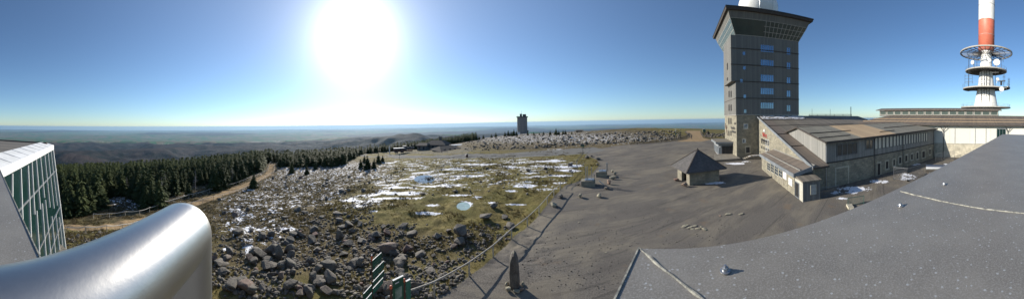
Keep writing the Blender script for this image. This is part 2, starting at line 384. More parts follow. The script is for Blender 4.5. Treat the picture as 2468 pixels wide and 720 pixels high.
# ---------------------------------------------------------------- mesh builder
class MB:
    def __init__(s): s.v = []; s.f = []
    def add(s, vs, fs):
        o = len(s.v); s.v += [tuple(v) for v in vs]; s.f += [tuple(i+o for i in f) for f in fs]; return s
    def quad(s, *p): return s.add(p, [tuple(range(len(p)))])
    def hexa(s, p):   # 4 bottom, 4 top
        return s.add(p, [(3, 2, 1, 0), (4, 5, 6, 7), (0, 1, 5, 4), (1, 2, 6, 5), (2, 3, 7, 6), (3, 0, 4, 7)])
    def box(s, c, sz, rz=0):
        cx, cy, cz = c; a, b, h = sz[0]/2, sz[1]/2, sz[2]/2; co, si = math.cos(rz), math.sin(rz)
        q = [(cx+x*co-y*si, cy+x*si+y*co) for x, y in ((-a, -b), (a, -b), (a, b), (-a, b))]
        return s.hexa([(x, y, cz-h) for x, y in q]+[(x, y, cz+h) for x, y in q])
    def bar(s, a, b, w, h=None, up=(0, 0, 1)):
        a = Vector(a); b = Vector(b); h = h or w; d = (b-a).normalized(); u = Vector(up)
        if abs(d.dot(u)) > .98: u = Vector((1, 0, 0))
        x = d.cross(u).normalized()*w/2; y = x.cross(d).normalized()*h/2
        return s.hexa([a-x-y, a+x-y, b+x-y, b-x-y, a-x+y, a+x+y, b+x+y, b-x+y])
    def tube(s, pts, r, n=10, cap=True):
        pts = [Vector(p) for p in pts]; R = r if isinstance(r, (list, tuple)) else [r]*len(pts)
        o = len(s.v); pu = None
        for i, p in enumerate(pts):
            d = (pts[min(i+1, len(pts)-1)]-pts[max(i-1, 0)]).normalized()
            if pu is None: pu = Vector((0, 0, 1)) if abs(d.z) < .95 else Vector((1, 0, 0))
            x = d.cross(pu).normalized(); y = x.cross(d).normalized(); pu = y
            for k in range(n):
                t = 2*math.pi*k/n; s.v.append(tuple(p+x*R[i]*math.cos(t)+y*R[i]*math.sin(t)))
        for i in range(len(pts)-1):
            for k in range(n):
                a = o+i*n+k; b = o+i*n+(k+1) % n; s.f.append((a, b, b+n, a+n))
        if cap:
            s.f.append(tuple(o+k for k in range(n))[::-1]); s.f.append(tuple(o+(len(pts)-1)*n+k for k in range(n)))
        return s
    def lathe(s, c, prof, n=32):
        o = len(s.v)
        for r, z in prof:
            for k in range(n):
                t = 2*math.pi*k/n; s.v.append((c[0]+r*math.cos(t), c[1]+r*math.sin(t), z))
        for i in range(len(prof)-1):
            for k in range(n):
                a = o+i*n+k; b = o+i*n+(k+1) % n; s.f.append((a, b, b+n, a+n))
        return s
    def prism(s, foot, z0, z1):
        """foot: list of xy; z0,z1 scalars or lists"""
        n = len(foot); z0 = z0 if isinstance(z0, (list, tuple)) else [z0]*n; z1 = z1 if isinstance(z1, (list, tuple)) else [z1]*n
        vs = [(p[0], p[1], z) for p, z in zip(foot, z0)]+[(p[0], p[1], z) for p, z in zip(foot, z1)]
        return s.add(vs, [tuple(range(n))[::-1], tuple(range(n, 2*n))]+[(i, (i+1) % n, n+(i+1) % n, n+i) for i in range(n)])
    def plate(s, pts, th):
        """thick plate: pts top polygon, thickness down"""
        n = len(pts); p = [Vector(q) for q in pts]; q = [a-Vector((0, 0, th)) for a in p]
        return s.add(p+q, [tuple(range(n)), tuple(range(n, 2*n))[::-1]]+[(i, n+i, n+(i+1) % n, (i+1) % n) for i in range(n)])
    def build(s, name, mat, parent=None, loc=None, smooth=False, bevel=0, uv=True):
        me = bpy.data.meshes.new(name)
        o = bpy.data.objects.new(name, me); C.objects.link(o)
        org = Vector((0, 0, 0))
        if parent is not None:
            org = Vector(parent['_o'])
            o.parent = parent
        elif loc is not None: org = Vector(loc); o.location = org
        o['_o'] = list(org)
        me.from_pydata([tuple(Vector(v)-org) for v in s.v], [], s.f); me.validate()
        bm = bmesh.new(); bm.from_mesh(me); bmesh.ops.recalc_face_normals(bm, faces=bm.faces[:]) if len(s.f) > 1 else None
        bm.to_mesh(me); bm.free()
        if smooth: me.shade_smooth() if smooth is True else None
        me.materials.append(M[mat] if isinstance(mat, str) else mat)
        if bevel:
            b = o.modifiers.new('bevel', 'BEVEL'); b.width = bevel; b.segments = 2; b.limit_method = 'ANGLE'
        if uv: autouv(me, org)
        return o
def autouv(me, org):
    uvl = me.uv_layers.new(name='UVMap'); Z = Vector((0, 0, 1)); vv = [v.co+org for v in me.vertices]
    for p in me.polygons:
        n = p.normal
        t = Z.cross(n)
        if t.length < .08: t = Vector((1, 0, 0))
        t.normalize(); b = n.cross(t)
        for li in p.loop_indices:
            co = vv[me.loops[li].vertex_index]; uvl.data[li].uv = (co.dot(t), co.dot(b))
def tag(o, label=None, cat=None, group=None, kind=None):
    if label: o['label'] = label
    if cat: o['category'] = cat
    if group: o['group'] = group
    if kind: o['kind'] = kind
    return o
def thing(name, loc, label, cat, group=None):
    o = bpy.data.objects.new(name, None); C.objects.link(o); o.location = loc; o['_o'] = list(loc)
    o.empty_display_size = .2
    return tag(o, label, cat, group)
# wall helper ------------------------------------------------------
class Wall:
    """vertical wall plane through a and b (xy); outward normal towards the camera"""
    def __init__(s, a, b):
        s.a = Vector((a[0], a[1], 0)); s.b = Vector((b[0], b[1], 0)); s.d = (s.b-s.a); s.L = s.d.length; s.d.normalize()
        s.n = Vector((s.d.y, -s.d.x, 0))
        if s.n.dot(-s.a) < 0: s.n = -s.n
    def pt(s, t, z, off=0): return s.a+s.d*t+Vector((0, 0, z))+s.n*off
    def hit(s, x, y):
        r = Vector(ray(x, y)); k = s.n.dot(s.a)/s.n.dot(r); p = r*k
        return (p-s.a).dot(s.d), EYE+p.z
    def slab(s, mb, t0, t1, z0, z1, o0, o1):
        return mb.hexa([s.pt(t0, z0, o0), s.pt(t1, z0, o0), s.pt(t1, z0, o1), s.pt(t0, z0, o1),
                        s.pt(t0, z1, o0), s.pt(t1, z1, o0), s.pt(t1, z1, o1), s.pt(t0, z1, o1)])
    def window(s, par, t0, t1, z0, z1, nx=1, nz=1, fr=.07, frame='white', pane='glass', name='window', sill=None, o=.0, label=None):
        mb = MB()
        for (a, b, c, d) in ((t0, t0+fr, z0, z1), (t1-fr, t1, z0, z1), (t0+fr, t1-fr, z0, z0+fr), (t0+fr, t1-fr, z1-fr, z1)):
            s.slab(mb, a, b, c, d, o-.02, o+.07)
        mf = fr*.7
        for i in range(1, nx):
            t = t0+(t1-t0)*i/nx; s.slab(mb, t-mf/2, t+mf/2, z0+fr, z1-fr, o-.02, o+.06)
        for i in range(1, nz):
            z = z0+(z1-z0)*i/nz; s.slab(mb, t0+fr, t1-fr, z-mf/2, z+mf/2, o-.02, o+.055)
        w = mb.build(name, frame, par)
        if label: w['label'] = label
        s.slab(MB(), 0, 0, 0, 0, 0, 0)
        p = MB(); s.slab(p, t0+fr*.5, t1-fr*.5, z0+fr*.5, z1-fr*.5, o-.03, o+.02); p.build('pane', pane, w)
        if sill:
            q = MB(); k = .18
            s.slab(q, t0-k, t0-.003, z0-.003, z1+.003, o-.02, o+.05); s.slab(q, t1+.003, t1+k, z0-.003, z1+.003, o-.02, o+.05)
            s.slab(q, t0-k-.05, t1+k+.05, z0-.2, z0-.003, o-.02, o+.12); s.slab(q, t0-k, t1+k, z1+.003, z1+.22, o-.02, o+.05)
            q.build('surround', sill, w)
        return w
    def pxwin(s, par, x0, y0, x1, y1, **k):
        xm, ym = (x0+x1)/2, (y0+y1)/2
        ta = s.hit(x0, ym)[0]; tb = s.hit(x1, ym)[0]; za = s.hit(xm, y1)[1]; zb = s.hit(xm, y0)[1]
        return s.window(par, min(ta, tb), max(ta, tb), za, zb, **k)
def V2(v): return (v[0], v[1])
def text_on(par, body, wall, t, z, h, mat, off=.09, name='lettering', squeeze=1.0, align='CENTER', extrude=.02):
    cu = bpy.data.curves.new(name, 'FONT'); cu.body = body; cu.size = h*1.35; cu.extrude = extrude
    cu.align_x = align; cu.align_y = 'CENTER'; cu.materials.append(M[mat]); cu.space_character = 1.05
    t_ = bpy.data.objects.new(name, cu); C.objects.link(t_); me = bpy.data.meshes.new_from_object(t_.evaluated_get(bpy.context.evaluated_depsgraph_get())); bpy.data.objects.remove(t_)
    o = bpy.data.objects.new(name, me); C.objects.link(o); o.parent = par
    p = wall.pt(t, z, off)-Vector(par['_o'])
    xdir = Vector((0, 0, 1)).cross(wall.n).normalized()
    R = Matrix((xdir, Vector((0, 0, 1)), wall.n)).transposed().to_4x4()
    o.matrix_local = Matrix.Translation(p) @ R @ Matrix.Diagonal((squeeze, 1, 1, 1))
    return o
M['sealant'] = simple('weathered_sealant', (.44, .42, .34), (.10, .10, .09), 30, .8)
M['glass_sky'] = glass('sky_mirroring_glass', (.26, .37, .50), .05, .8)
M['snow'] = simple('old_snow', (.84, .86, .90), (.76, .78, .84), 3, .5, 0, .02)
M['stone_mix'] = M['stone']
M['roof_red'] = boards('reddish_brown_roof_sheets', (.205, .165, .13), (.14, .115, .09), .62, .75, .07, 0, .2, .015, 3.2)
def m_snowp():
    m = bpy.data.materials.new('patchy_snow'); nt, b = nodes(m); P = coords(nt, 'World')
    f = ramp(nt, noise(nt, P, 1.1, 7, .75), .47, .56)
    nt.links.new(mixc(nt, f, (.19, .165, .125), (.84, .86, .9)), b.inputs['Base Color']); b.inputs['Roughness'].default_value = .6; return m
M['snow_patchy'] = m_snowp()
M['glass_roomy'] = glass('curtained_window_glass', (.10, .10, .09), .1); M['blind'] = simple('drawn_pale_blinds', (.62, .58, .46), (.50, .47, .38), 2, .6)
M['white_dull'] = simple('worn_cream_paint', (.5, .48, .40), (.4, .38, .32), 3, .7)
M['poster'] = simple('faded_poster', (.42, .43, .40), (.30, .30, .29), 3, .6)
M['wood_tan'] = simple('new_tan_timber', (.50, .36, .22), (.38, .27, .17), 2, .8)
M['deadwood'] = simple('silvery_dead_wood', (.34, .32, .29), (.22, .20, .18), 5, .9)
M['rope'] = simple('frosty_rope', (.62, .60, .54), (.45, .43, .38), 6, .8)
def m_water():
    m = bpy.data.materials.new('icy_water'); nt, b = nodes(m); P = coords(nt, 'World')
    b.inputs['Base Color'].default_value = (.10, .13, .15, 1); b.inputs['Roughness'].default_value = .12; bump(nt, b, noise(nt, P, 2, 3, .5), .02, .3); return m
M['water'] = m_water()
M['ice'] = simple('greenish_ice', (.42, .55, .48), (.28, .36, .33), 1.2, .25)
M['green_dark'] = simple('dark_green_paint', (.04, .10, .08), (.03, .07, .06), 3, .5)
M['tower_concrete'] = boards('stained_concrete_panels', (.26, .24, .22), (.19, .175, .16), 1.3, .85, .12, 0, .3, .06, 2.6)
M['roof_far'] = simple('weathered_brown_roof', (.13, .11, .09), (.09, .075, .06), 1, 1.0)
M['roof_pale'] = simple('pale_frosted_roof', (.55, .58, .58), (.4, .43, .43), 1, .6)
# ================================================================ GROUND
def seg_dist(X, Y, pts, closed=False):
    d = np.full(X.shape, 1e9); n = len(pts)
    for i in range(n if closed else n-1):
        ax, ay = pts[i]; bx, by = pts[(i+1) % n]; dx, dy = bx-ax, by-ay
        t = np.clip(((X-ax)*dx+(Y-ay)*dy)/(dx*dx+dy*dy+1e-9), 0, 1)
        d = np.minimum(d, np.hypot(X-ax-t*dx, Y-ay-t*dy))
    return d
def inpoly(X, Y, pts):
    r = np.zeros(X.shape, bool); n = len(pts)
    for i in range(n):
        x1, y1 = pts[i]; x2, y2 = pts[(i+1) % n]
        if y1 == y2: continue
        c = ((y1 > Y) != (y2 > Y)) & (X < (x2-x1)*(Y-y1)/(y2-y1)+x1); r ^= c
    return r
def G2(*pp): return [V2(gr(x, y)) for x, y in pp]
def soft(X, Y, poly, w=.35):
    d = seg_dist(X, Y, poly, True); ins = inpoly(X, Y, poly)
    return np.clip(.5+np.where(ins, d, -d)/(2*w), 0, 1)
RAILPX = [(985, 700), (1040, 681), (1070, 669), (1110, 644), (1153, 613), (1211, 564.6), (1247, 535.7), (1272, 518), (1294, 499.6), (1312, 482), (1326.6, 467), (1337, 455), (1350, 444)]
RAIL = [atz(x, y, .9) for x, y in RAILPX]
plaza = [(-3, 9), (-2.5, 11.5)]+[V2(p) for p in RAIL]+G2((1362, 446), (1385, 440), (1405, 432), (1425, 420), (1436, 408), (1446, 396), (1438, 385), (1412, 374), (1425, 361), (1480, 352), (1560, 345.5), (1630, 339), (1655, 334), (1661, 326), (1652, 319), (1655, 315), (1688, 315), (1688, 320), (1694, 332), (1716, 337))+[(75, 58), (120, 40), (140, -120), (-30, -60), (-12, -4)]
tanp = G2((1628, 341), (1655, 334), (1661, 326), (1652, 319), (1655, 315), (1688, 315), (1688, 320), (1694, 332), (1712, 337), (1690, 341))
road = G2((925, 371.5), (980, 373.5), (1080, 373.5), (1200, 370.5), (1300, 363.5), (1400, 356), (1430, 354), (1460, 362), (1412, 371), (1400, 371), (1300, 377), (1200, 381), (1080, 383), (950, 381.5))
loop = G2((960, 377), (920, 378), (890, 377.5), (873, 374), (884, 370), (915, 367.5), (950, 366))
pathc = [(120, 548), (160, 546), (230, 549), (290, 546), (340, 536), (400, 515), (440, 497), (500, 479), (560, 459), (610, 438), (650, 419), (655, 405), (657, 396)]
pathw = G2(*pathc)
station = G2((950, 372), (1000, 371), (1130, 371.5), (1150, 357), (1080, 345), (1000, 350), (950, 358))
PONDS = [(1023, 431, 21, 5.5), (1117, 496, 16, 6)]; PL = []
def build_ground():
    az = np.radians(np.concatenate([np.arange(-131, 131, .25), np.arange(131, 229, 2.0)]))
    rr = [2.5]
    while rr[-1] < 420: rr.append(rr[-1]*1.0085)
    while rr[-1] < 9000: rr.append(rr[-1]*1.013)
    while rr[-1] < 122000: rr.append(rr[-1]*1.03)
    rr = np.array(rr); na, nr = len(az), len(rr)
    A, R = np.meshgrid(az, rr, indexing='ij'); X = (R*np.sin(A)).ravel(); Y = (R*np.cos(A)).ravel()
    d = np.hypot(X, Y); Z = HT(X, Y); n = len(X)
    near = d < 420
    att = {k: np.zeros(n) for k in ('gravel', 'road', 'dirt', 'snow', 'heath', 'far', 'fields', 'town')}
    xn, yn, zn, dn = X[near], Y[near], Z[near], d[near]
    px, py = project(xn, yn, zn)
    an = np.degrees(np.arctan2(xn, yn))
    g = soft(xn, yn, plaza, .35)
    g = np.maximum(g, soft(xn, yn, station, 1.5)*.5)
    behind = (an > 100) | (an < -124)
    g = np.where(behind & (dn < 14), 1, g)
    att['gravel'][near] = g
    rd = soft(xn, yn, road, .8); rd = np.maximum(rd, np.clip(1.2-seg_dist(xn, yn, loop)/2.6, 0, 1))
    att['road'][near] = rd
    pd = np.clip(1.4-seg_dist(xn, yn, pathw)/2.1, 0, 1)
    tn = soft(xn, yn, tanp, 2.0)
    dirt = np.maximum(pd, tn*.95)
    att['dirt'][near] = dirt
    # heath / stony zones and snow density, by place
    H = np.full(px.shape, .35); S = np.full(px.shape, .34)
    def zone(cx, cy, rx, ry): return np.exp(-(((px-cx)/rx)**2+((py-cy)/ry)**2)**1.6)
    H += .55*zone(650, 470, 210, 70)+.5*zone(780, 410, 150, 28)+.75*zone(1330, 335, 330, 26)-.5*zone(1150, 500, 190, 45)-.6*zone(930, 500, 150, 30)-.3*zone(1180, 440, 150, 30)
    H += .35*zone(700, 600, 250, 80)+.5*zone(330, 480, 300, 60)+.2*zone(1000, 600, 200, 50)-.5*zone(1620, 318, 30, 8)
    S += .10*zone(690, 465, 180, 60)+.10*zone(800, 405, 130, 25)+.10*zone(1000, 420, 170, 34)+.07*zone(1080, 455, 260, 42)+.09*zone(1280, 420, 120, 40)
    S += .115*zone(1330, 332, 330, 18)+.06*zone(700, 560, 200, 60)+.07*zone(240, 590, 100, 40)+.13*zone(1190, 392, 240, 14)-.06*zone(1100, 545, 250, 24)-.12*zone(1000, 690, 240, 60)
    S += .12*zone(880, 500, 90, 22)-.13*zone(800, 515, 110, 16)-.1*zone(1250, 510, 80, 25)+.15*zone(600, 540, 60, 60)+.12*zone(330, 480, 120, 25)
    S = np.minimum(S, .455)
    for (cx, cy, rx, ry) in ((900, 509, 20, 5), (866, 495, 24, 5), (845, 484, 34, 4), (1020, 514, 38, 4), (1045, 494, 28, 5), (960, 466, 90, 5), (1050, 446, 70, 5), (940, 478, 70, 3), (1180, 488, 22, 4),
                             (1125, 495, 26, 6), (1245, 493, 24, 2.5), (1262, 448, 38, 5), (1230, 460, 20, 4), (1090, 408, 40, 2.5), (1170, 396, 60, 2.5), (1010, 418, 30, 2.5), (1330, 388, 50, 3), (1345, 402, 45, 4), (1390, 400, 28, 4),
                             (1370, 411, 40, 4), (1355, 424, 30, 3), (1300, 400, 40, 3), (1345, 441, 25, 3), (1120, 424, 60, 3), (1235, 402, 40, 3), (745, 515, 22, 2), (660, 512, 30, 2.5), (600, 600, 12, 16), (575, 520, 16, 24), (680, 553, 40, 6),
                             (600, 552, 20, 10), (1480, 343, 0.1, .1), (1380, 360, 60, 1.4), (1085, 470, 60, 3), (540, 600, 8, 5), (960, 452, 60, 2.5), (890, 470, 40, 3), (1000, 432, 25, 3)):
        e = ((px-cx)/rx)**2+((py-cy)/ry)**2
        S = np.maximum(S, .30+.31*np.exp(-e*.8))
    S = np.where(g+rd+dirt > .3, 0, S)
    # remaining snow beside the buildings on the plaza
    for (cx, cy, rx, ry, k) in ((1715, 440, 34, 5, .58), (2060, 455, 60, 8, .53), (2030, 464, 40, 6, .54), (2110, 438, 50, 6, .52), (2185, 426, 36, 12, .55), (2300, 395, 30, 8, .53), (1775, 394, 30, 2.5, .6), (1800, 390, 20, 3, .5),
                                (2200, 396, 30, 4, .5), (2030, 478, 22, 4, .55)):
        e = ((px-cx)/rx)**2+((py-cy)/ry)**2; S = np.maximum(S, k*np.exp(-(e**1.5)*.35)*(e < 4))
    att['heath'][near] = np.clip(H, 0, 1); att['snow'][near] = S
    # path cut and plaza edge
    fd = np.clip((d-330)/90, 0, 1); att['far'] = fd; att['snow'] = np.where(near, att['snow'], 0)
    a = np.degrees(np.arctan2(X, Y))
    att['fields'] = np.clip((d-7500)/3500, 0, 1)*np.where(d > 13000, np.clip((-840-(Z+d*d/(2*7.36e6)))/60+.8, 0, 1), 1)
    for (ax, dd, r) in ((-102, 10500, 1100), (-86, 9500, 600), (-62, 11500, 900), (-45, 14000, 900)):
        tx, ty = dd*math.sin(math.radians(ax)), dd*math.cos(math.radians(ax))
        att['town'] = np.maximum(att['town'], np.exp(-(((X-tx)/r)**2+((Y-ty)/r)**2)*.8))
    for (cx, cy, rx, ry) in PONDS:
        c = gr(cx, cy); e1_ = gr(cx+rx, cy); e2_ = gr(cx, cy-ry); ra = (e1_-c).xy.length; rb_ = (e2_-c).xy.length; ang = math.atan2(c.x, c.y)
        u = (X-c.x)*math.cos(ang)-(Y-c.y)*math.sin(ang); v = (X-c.x)*math.sin(ang)+(Y-c.y)*math.cos(ang); q = np.sqrt((u/ra)**2+(v/rb_)**2)
        w = np.clip((2.6-q)/1.1, 0, 1); Z = Z*(1-w)+(c.z+.03)*w; Z = np.where(q < 1.02, c.z-.08*np.clip((1.02-q)*6, 0, 1), Z)
        PL.append((c, ra*1.06, rb_*1.06, ang))
    co = np.stack([X, Y, Z], 1)
    # faces
    i = np.arange(na); ip = (i+1) % na; j = np.arange(nr-1)
    I, J = np.meshgrid(i, j, indexing='ij'); IP, _ = np.meshgrid(ip, j, indexing='ij')
    q = np.stack([I*nr+J, I*nr+J+1, IP*nr+J+1, IP*nr+J], -1).reshape(-1, 4)[:, ::-1]
    fa = {k: v[q].mean(1) for k, v in att.items()}; fdst = d[q].mean(1)
    stt = soft(xn, yn, station, 1.5); full = np.zeros(n); full[near] = stt*(soft(xn, yn, plaza, .35) < .5)
    cls = np.zeros(len(q), int)
    cls[fa['gravel'] > .5] = 1; cls[(fa['road'] > .5)] = 2; cls[(fa['dirt'] > .5)] = 3; cls[fdst > 420] = 4
    names = ['ground', 'gravel_plaza', 'road', 'dirt_path', 'hills']
    for c, nm in enumerate(names):
        qq = q[cls == c]; used, inv = np.unique(qq, return_inverse=True); inv = inv.reshape(-1, 4)
        me = bpy.data.meshes.new(nm); me.vertices.add(len(used)); me.vertices.foreach_set('co', co[used].ravel().astype(np.float32))
        me.loops.add(inv.size); me.loops.foreach_set('vertex_index', inv.ravel().astype(np.int32))
        me.polygons.add(len(inv)); me.polygons.foreach_set('loop_start', (np.arange(len(inv))*4).astype(np.int32))
        me.polygons.foreach_set('use_smooth', np.ones(len(inv), bool))
        me.update(calc_edges=True)
        for k, v in att.items():
            A_ = me.attributes.new(k, 'FLOAT', 'POINT'); A_.data.foreach_set('value', v[used].astype(np.float32))
        me.materials.append(M['ground'])
        o = bpy.data.objects.new(nm, me); C.objects.link(o); o['kind'] = 'structure'
build_ground()
gm = MB().lathe((0, 0), [(.01, -.4), (2.6, -.02)], 24)
# ================================================================ OBSERVATION PLATFORM CAP + RAIL (the roof we stand on)
T_ = .60; ZC = EYE-T_
c0 = atz(1540, 597, ZC)
e1 = Vector((math.sin(math.radians(130)), math.cos(math.radians(130)), 0)); e2 = Vector((math.sin(math.radians(226.5)), math.cos(math.radians(226.5)), 0))
P1 = c0+e1*9; P2 = c0+e2*7.5; P3 = P1+e2*7.5
cap = thing('parapet_cap', (c0+P3)/2, 'broad speckled grey metal roof cap with sealed joints in the foreground', 'roof cap')
def m_cap():
    m = bpy.data.materials.new('speckled_grey_sheet'); nt, b = nodes(m); P = coords(nt, 'World')
    n1 = noise(nt, P, 3, 6, .7); v = nt.nodes.new('ShaderNodeTexVoronoi'); nt.links.new(P, v.inputs['Vector']); v.inputs['Scale'].default_value = 130
    v2 = nt.nodes.new('ShaderNodeTexVoronoi'); nt.links.new(P, v2.inputs['Vector']); v2.inputs['Scale'].default_value = 60
    n2 = noise(nt, P, 120, 4, .8)
    col = mixc(nt, ramp(nt, n1, .35, .7), (.19, .175, .15), (.24, .222, .19))
    col = mixc(nt, math_(nt, 'MULTIPLY', ramp(nt, noise(nt, P, 1.1, 7, .7, 1.0), .5, .64), .35), col, (.13, .12, .105))
    col = mixc(nt, ramp(nt, n2, .45, .65), col, (.30, .285, .255))
    sp = nt.nodes.new('ShaderNodeSeparateColor'); nt.links.new(v.outputs['Color'], sp.inputs[0])
    col = mixc(nt, math_(nt, 'MULTIPLY', math_(nt, 'LESS_THAN', v.outputs['Distance'], .33), ramp(nt, sp.outputs[0], .55, .9)), col, (.29, .28, .255))
    sp2 = nt.nodes.new('ShaderNodeSeparateColor'); nt.links.new(v2.outputs['Color'], sp2.inputs[0])
    col = mixc(nt, math_(nt, 'MULTIPLY', math_(nt, 'LESS_THAN', v2.outputs['Distance'], .3), ramp(nt, sp2.outputs[1], .8, .95)), col, (.40, .41, .40))
    nt.links.new(col, b.inputs['Base Color']); b.inputs['Roughness'].default_value = .5; b.inputs['Metallic'].default_value = 0; b.inputs['Specular IOR Level'].default_value = .4
    bump(nt, b, math_(nt, 'ADD', n2, math_(nt, 'MULTIPLY', n1, .4)), .002, .5)
    return m
M['cap'] = m_cap()
def up(v, z): return Vector((v[0], v[1], z))
MB().plate([up(c0, ZC), up(P1, ZC), up(P3, ZC), up(P2, ZC)], .12).build('metal_sheet', 'cap', cap, bevel=.004)
s = MB()
s.bar(up(c0, ZC-.0005), up(P2, ZC-.0005), .007, .010)
s.build('edge_fold', 'sealant', cap)
def seam(a, b_, name, w=.007):
    mb = MB(); n = 34; rnd = random.Random(3); pts = []
    for i in range(n+1):
        t = i/n; p = Vector(a)*(1-t)+Vector(b_)*t; pts.append(Vector((p.x+rnd.uniform(-.003, .003), p.y+rnd.uniform(-.003, .003), ZC+.001)))
    r = [w*rnd.uniform(.45, .8)*(1.5 if rnd.random() < .12 else 1) for _ in pts]
    mb.tube(pts, r, 6); return mb.build(name, 'sealant', cap)
a1 = atz(1690, 720, ZC); dd = (a1-c0).normalized(); seam(c0, c0+dd*1.6, 'joint_sealant')
b1 = atz(2170, 461, ZC); b2 = atz(2468, 514, ZC); seam(b1, b2+(b2-b1)*.5, 'joint_sealant')
for (x, y) in ((1748, 655), (2170, 498), (2275, 446)):
    p = atz(x, y, ZC); mb = MB()
    mb.lathe(p, [(.0001, ZC+.003), (.021, ZC+.003), (.021, ZC+.007), (.0135, ZC+.008), (.0135, ZC+.016)], 18)
    mb.lathe(p, [(.0135, ZC+.016), (.0125, ZC+.019), (.0001, ZC+.019)], 6); mb.lathe(p, [(.006, ZC+.018), (.006, ZC+.027), (.0001, ZC+.028)], 10)
    mb.build('bolt', 'steel', cap)
# our own building under the cap
bw = thing('observation_building', (3, -3, 0), 'grey building carrying the speckled roof cap under the viewer', 'building')
inset = lambda p: p+(-e1*0+Vector((0, 0, 0)))
ctr = (c0+P3)/2
ft = [V2(ctr+(q-ctr)*.985) for q in (c0, P1, P3, P2)]
MB().prism(ft, -3, ZC-.121).build('wall', 'stone', bw)
# big polished hand rail
def m_steel():
    m = bpy.data.materials.new('brushed_stainless_steel'); nt, b = nodes(m); P = coords(nt, 'World')
    n1 = noise(nt, P, 240, 3, .7); n2 = noise(nt, P, 16, 6, .7)
    nt.links.new(mixc(nt, n2, (.45, .44, .42), (.56, .55, .525)), b.inputs['Base Color']); b.inputs['Metallic'].default_value = 1
    r = nt.nodes.new('ShaderNodeMapRange'); nt.links.new(n2, r.inputs[0]); r.inputs[3].default_value = .34; r.inputs[4].default_value = .44
    nt.links.new(r.outputs[0], b.inputs['Roughness']); bump(nt, b, math_(nt, 'ADD', n1, math_(nt, 'MULTIPLY', n2, .8)), .0002, .35); return m
M['inox'] = m_steel()
HR = .027
K = atz(437, 566, EYE-.096)
def railpt(x, yt):   # centre line under pixel, top edge at yt: kept at constant height
    return atz(x, yt, K.z)
far_ = Vector((-math.sin(math.radians(41)), -math.cos(math.radians(41)), 0))
hr = thing('steel_handrail', K, 'thick brushed stainless steel handrail bending down, close to the viewer', 'handrail')
pts = []
L = [atz(437, 566, K.z), atz(0, 806, K.z)]
dv = (L[0]-L[1]).normalized()
br_ = .029
J_ = L[0]; A0 = L[1]-dv*.25
mb = MB().tube([A0.lerp(J_, k/20) for k in range(21)], HR, 48, cap=False)
sp_v = [(max(1e-4, HR*math.cos(a)), J_.z+HR*math.sin(a)) for a in np.linspace(-math.pi/2, math.pi/2, 25)]
mb.lathe(J_, sp_v, 48); pts = [J_-Vector((0, 0, .05*k)) for k in range(11)]
mb.tube(pts, HR, 48, cap=False); mb.build('rail_tube', 'inox', hr, smooth=True)
MB().tube([pts[-1]+Vector((0, 0, .006)), pts[-1]-Vector((0, 0, .02))], HR*1.8, 24).build('flange', 'inox', hr)
# ================================================================ GLASS BUILDING (left)
zt_ = 8.4
Tn = atz(20, 416, zt_); Tf = atz(126, 360, zt_)
ed = (Tf-Tn).normalized(); nn = Vector((-ed.y, ed.x, 0))
if nn.dot(Vector((-.3, .95, 0))) < 0: nn = -nn
lean = .17
pn = Vector((nn.x, nn.y, 0)).normalized(); pn = Vector((nn.x, nn.y, lean)).normalized()
def fpl(x, y, off=0):
    r = Vector(ray(x, y)); q = Tn-Vector((0, 0, EYE)); k = pn.dot(q)/pn.dot(r); return Vector((0, 0, EYE))+r*k+pn*off
gb = thing('glass_fronted_building', up((Tn+Tf)/2, 0), 'modern building with leaning green glass front and white edge, at left', 'building')
RB = fpl(160, 628); rd_ = (RB-Tf).normalized(); RBB = Tf+rd_*((Tf.z+8)/-rd_.z)
Tn2 = Tn-ed*2.5; dnv = Vector((nn.x*lean*1.0, nn.y*lean*1.0, -1)).normalized(); LBB = Tn2+rd_*((Tf.z+8)/-rd_.z)
gp = MB(); back = -pn*.06
gp.quad(Tn2, Tf, RBB, LBB); gp.quad(*[q+back for q in (Tn2, LBB, RBB, Tf)])
gp.build('glazing', 'glass_green', gb)
Z0 = (0, 330); sc_ = 2.25
def zp(a, b_): return (a/sc_, 330+b_/sc_)
mus = [((62, 198), (62, 345)), ((108, 172), (118, 460)), ((148, 155), (165, 565)), ((168, 130), (178, 315)), ((192, 118), (215, 392)), ((215, 105), (238, 330)), ((238, 90), (268, 382)), ((256, 78), (290, 388)), ((272, 68), (308, 372)),
       ((195, 400), (213, 695)), ((225, 360), (248, 692)), ((242, 340), (275, 680)), ((278, 430), (300, 670)), ((300, 420), (325, 665)), ((318, 435), (345, 660)), ((178, 315), (184, 420))]  # glazing bars; some overlapping slanted ones are reflections built as solid bars
for a, b_ in mus:
    mb = MB(); mb.bar(fpl(*zp(*a), .03), fpl(*zp(*b_), .03), .042, .06, up=pn); mb.build('mullion_and_reflection', 'white', gb)
mb = MB(); mb.bar(Tf+pn*.04, RBB+pn*.04, .10, .1, up=pn); mb.build('corner_profile', 'white', gb)
for a, b_ in (((80, 420), (305, 176)), ((198, 640), (330, 365)), ((262, 650), (338, 452))):  # diagonal cross bars, partly reflections in the glazing modelled as bars
    mb = MB(); mb.bar(fpl(*zp(*a), .01), fpl(*zp(*b_), .01), .08, .04, up=pn); mb.build('transom_and_reflection', 'steel', gb)
In = up(Tn2, 0)-nn*.9; If = up(Tf, 0)-nn*.75
mb = MB(); z1, z2 = zt_+.30, zt_+.52; o_ = nn*.10
mb.hexa([up(Tn2+o_, zt_-.02), up(Tf+o_+ed*.1, zt_-.02), up(If+ed*.1, zt_-.02), up(In, zt_-.02), up(Tn2+o_, z1), up(Tf+o_+ed*.1, z1), up(If+ed*.1, z2), up(In, z2)])
mb.build('roof_edge', 'white', gb, bevel=.02)
mb = MB(); zr = zt_+.45
r1 = atz(0, 338.5, zr); r2 = atz(113, 345.5, zr); r0 = r1-(r2-r1)*1.0
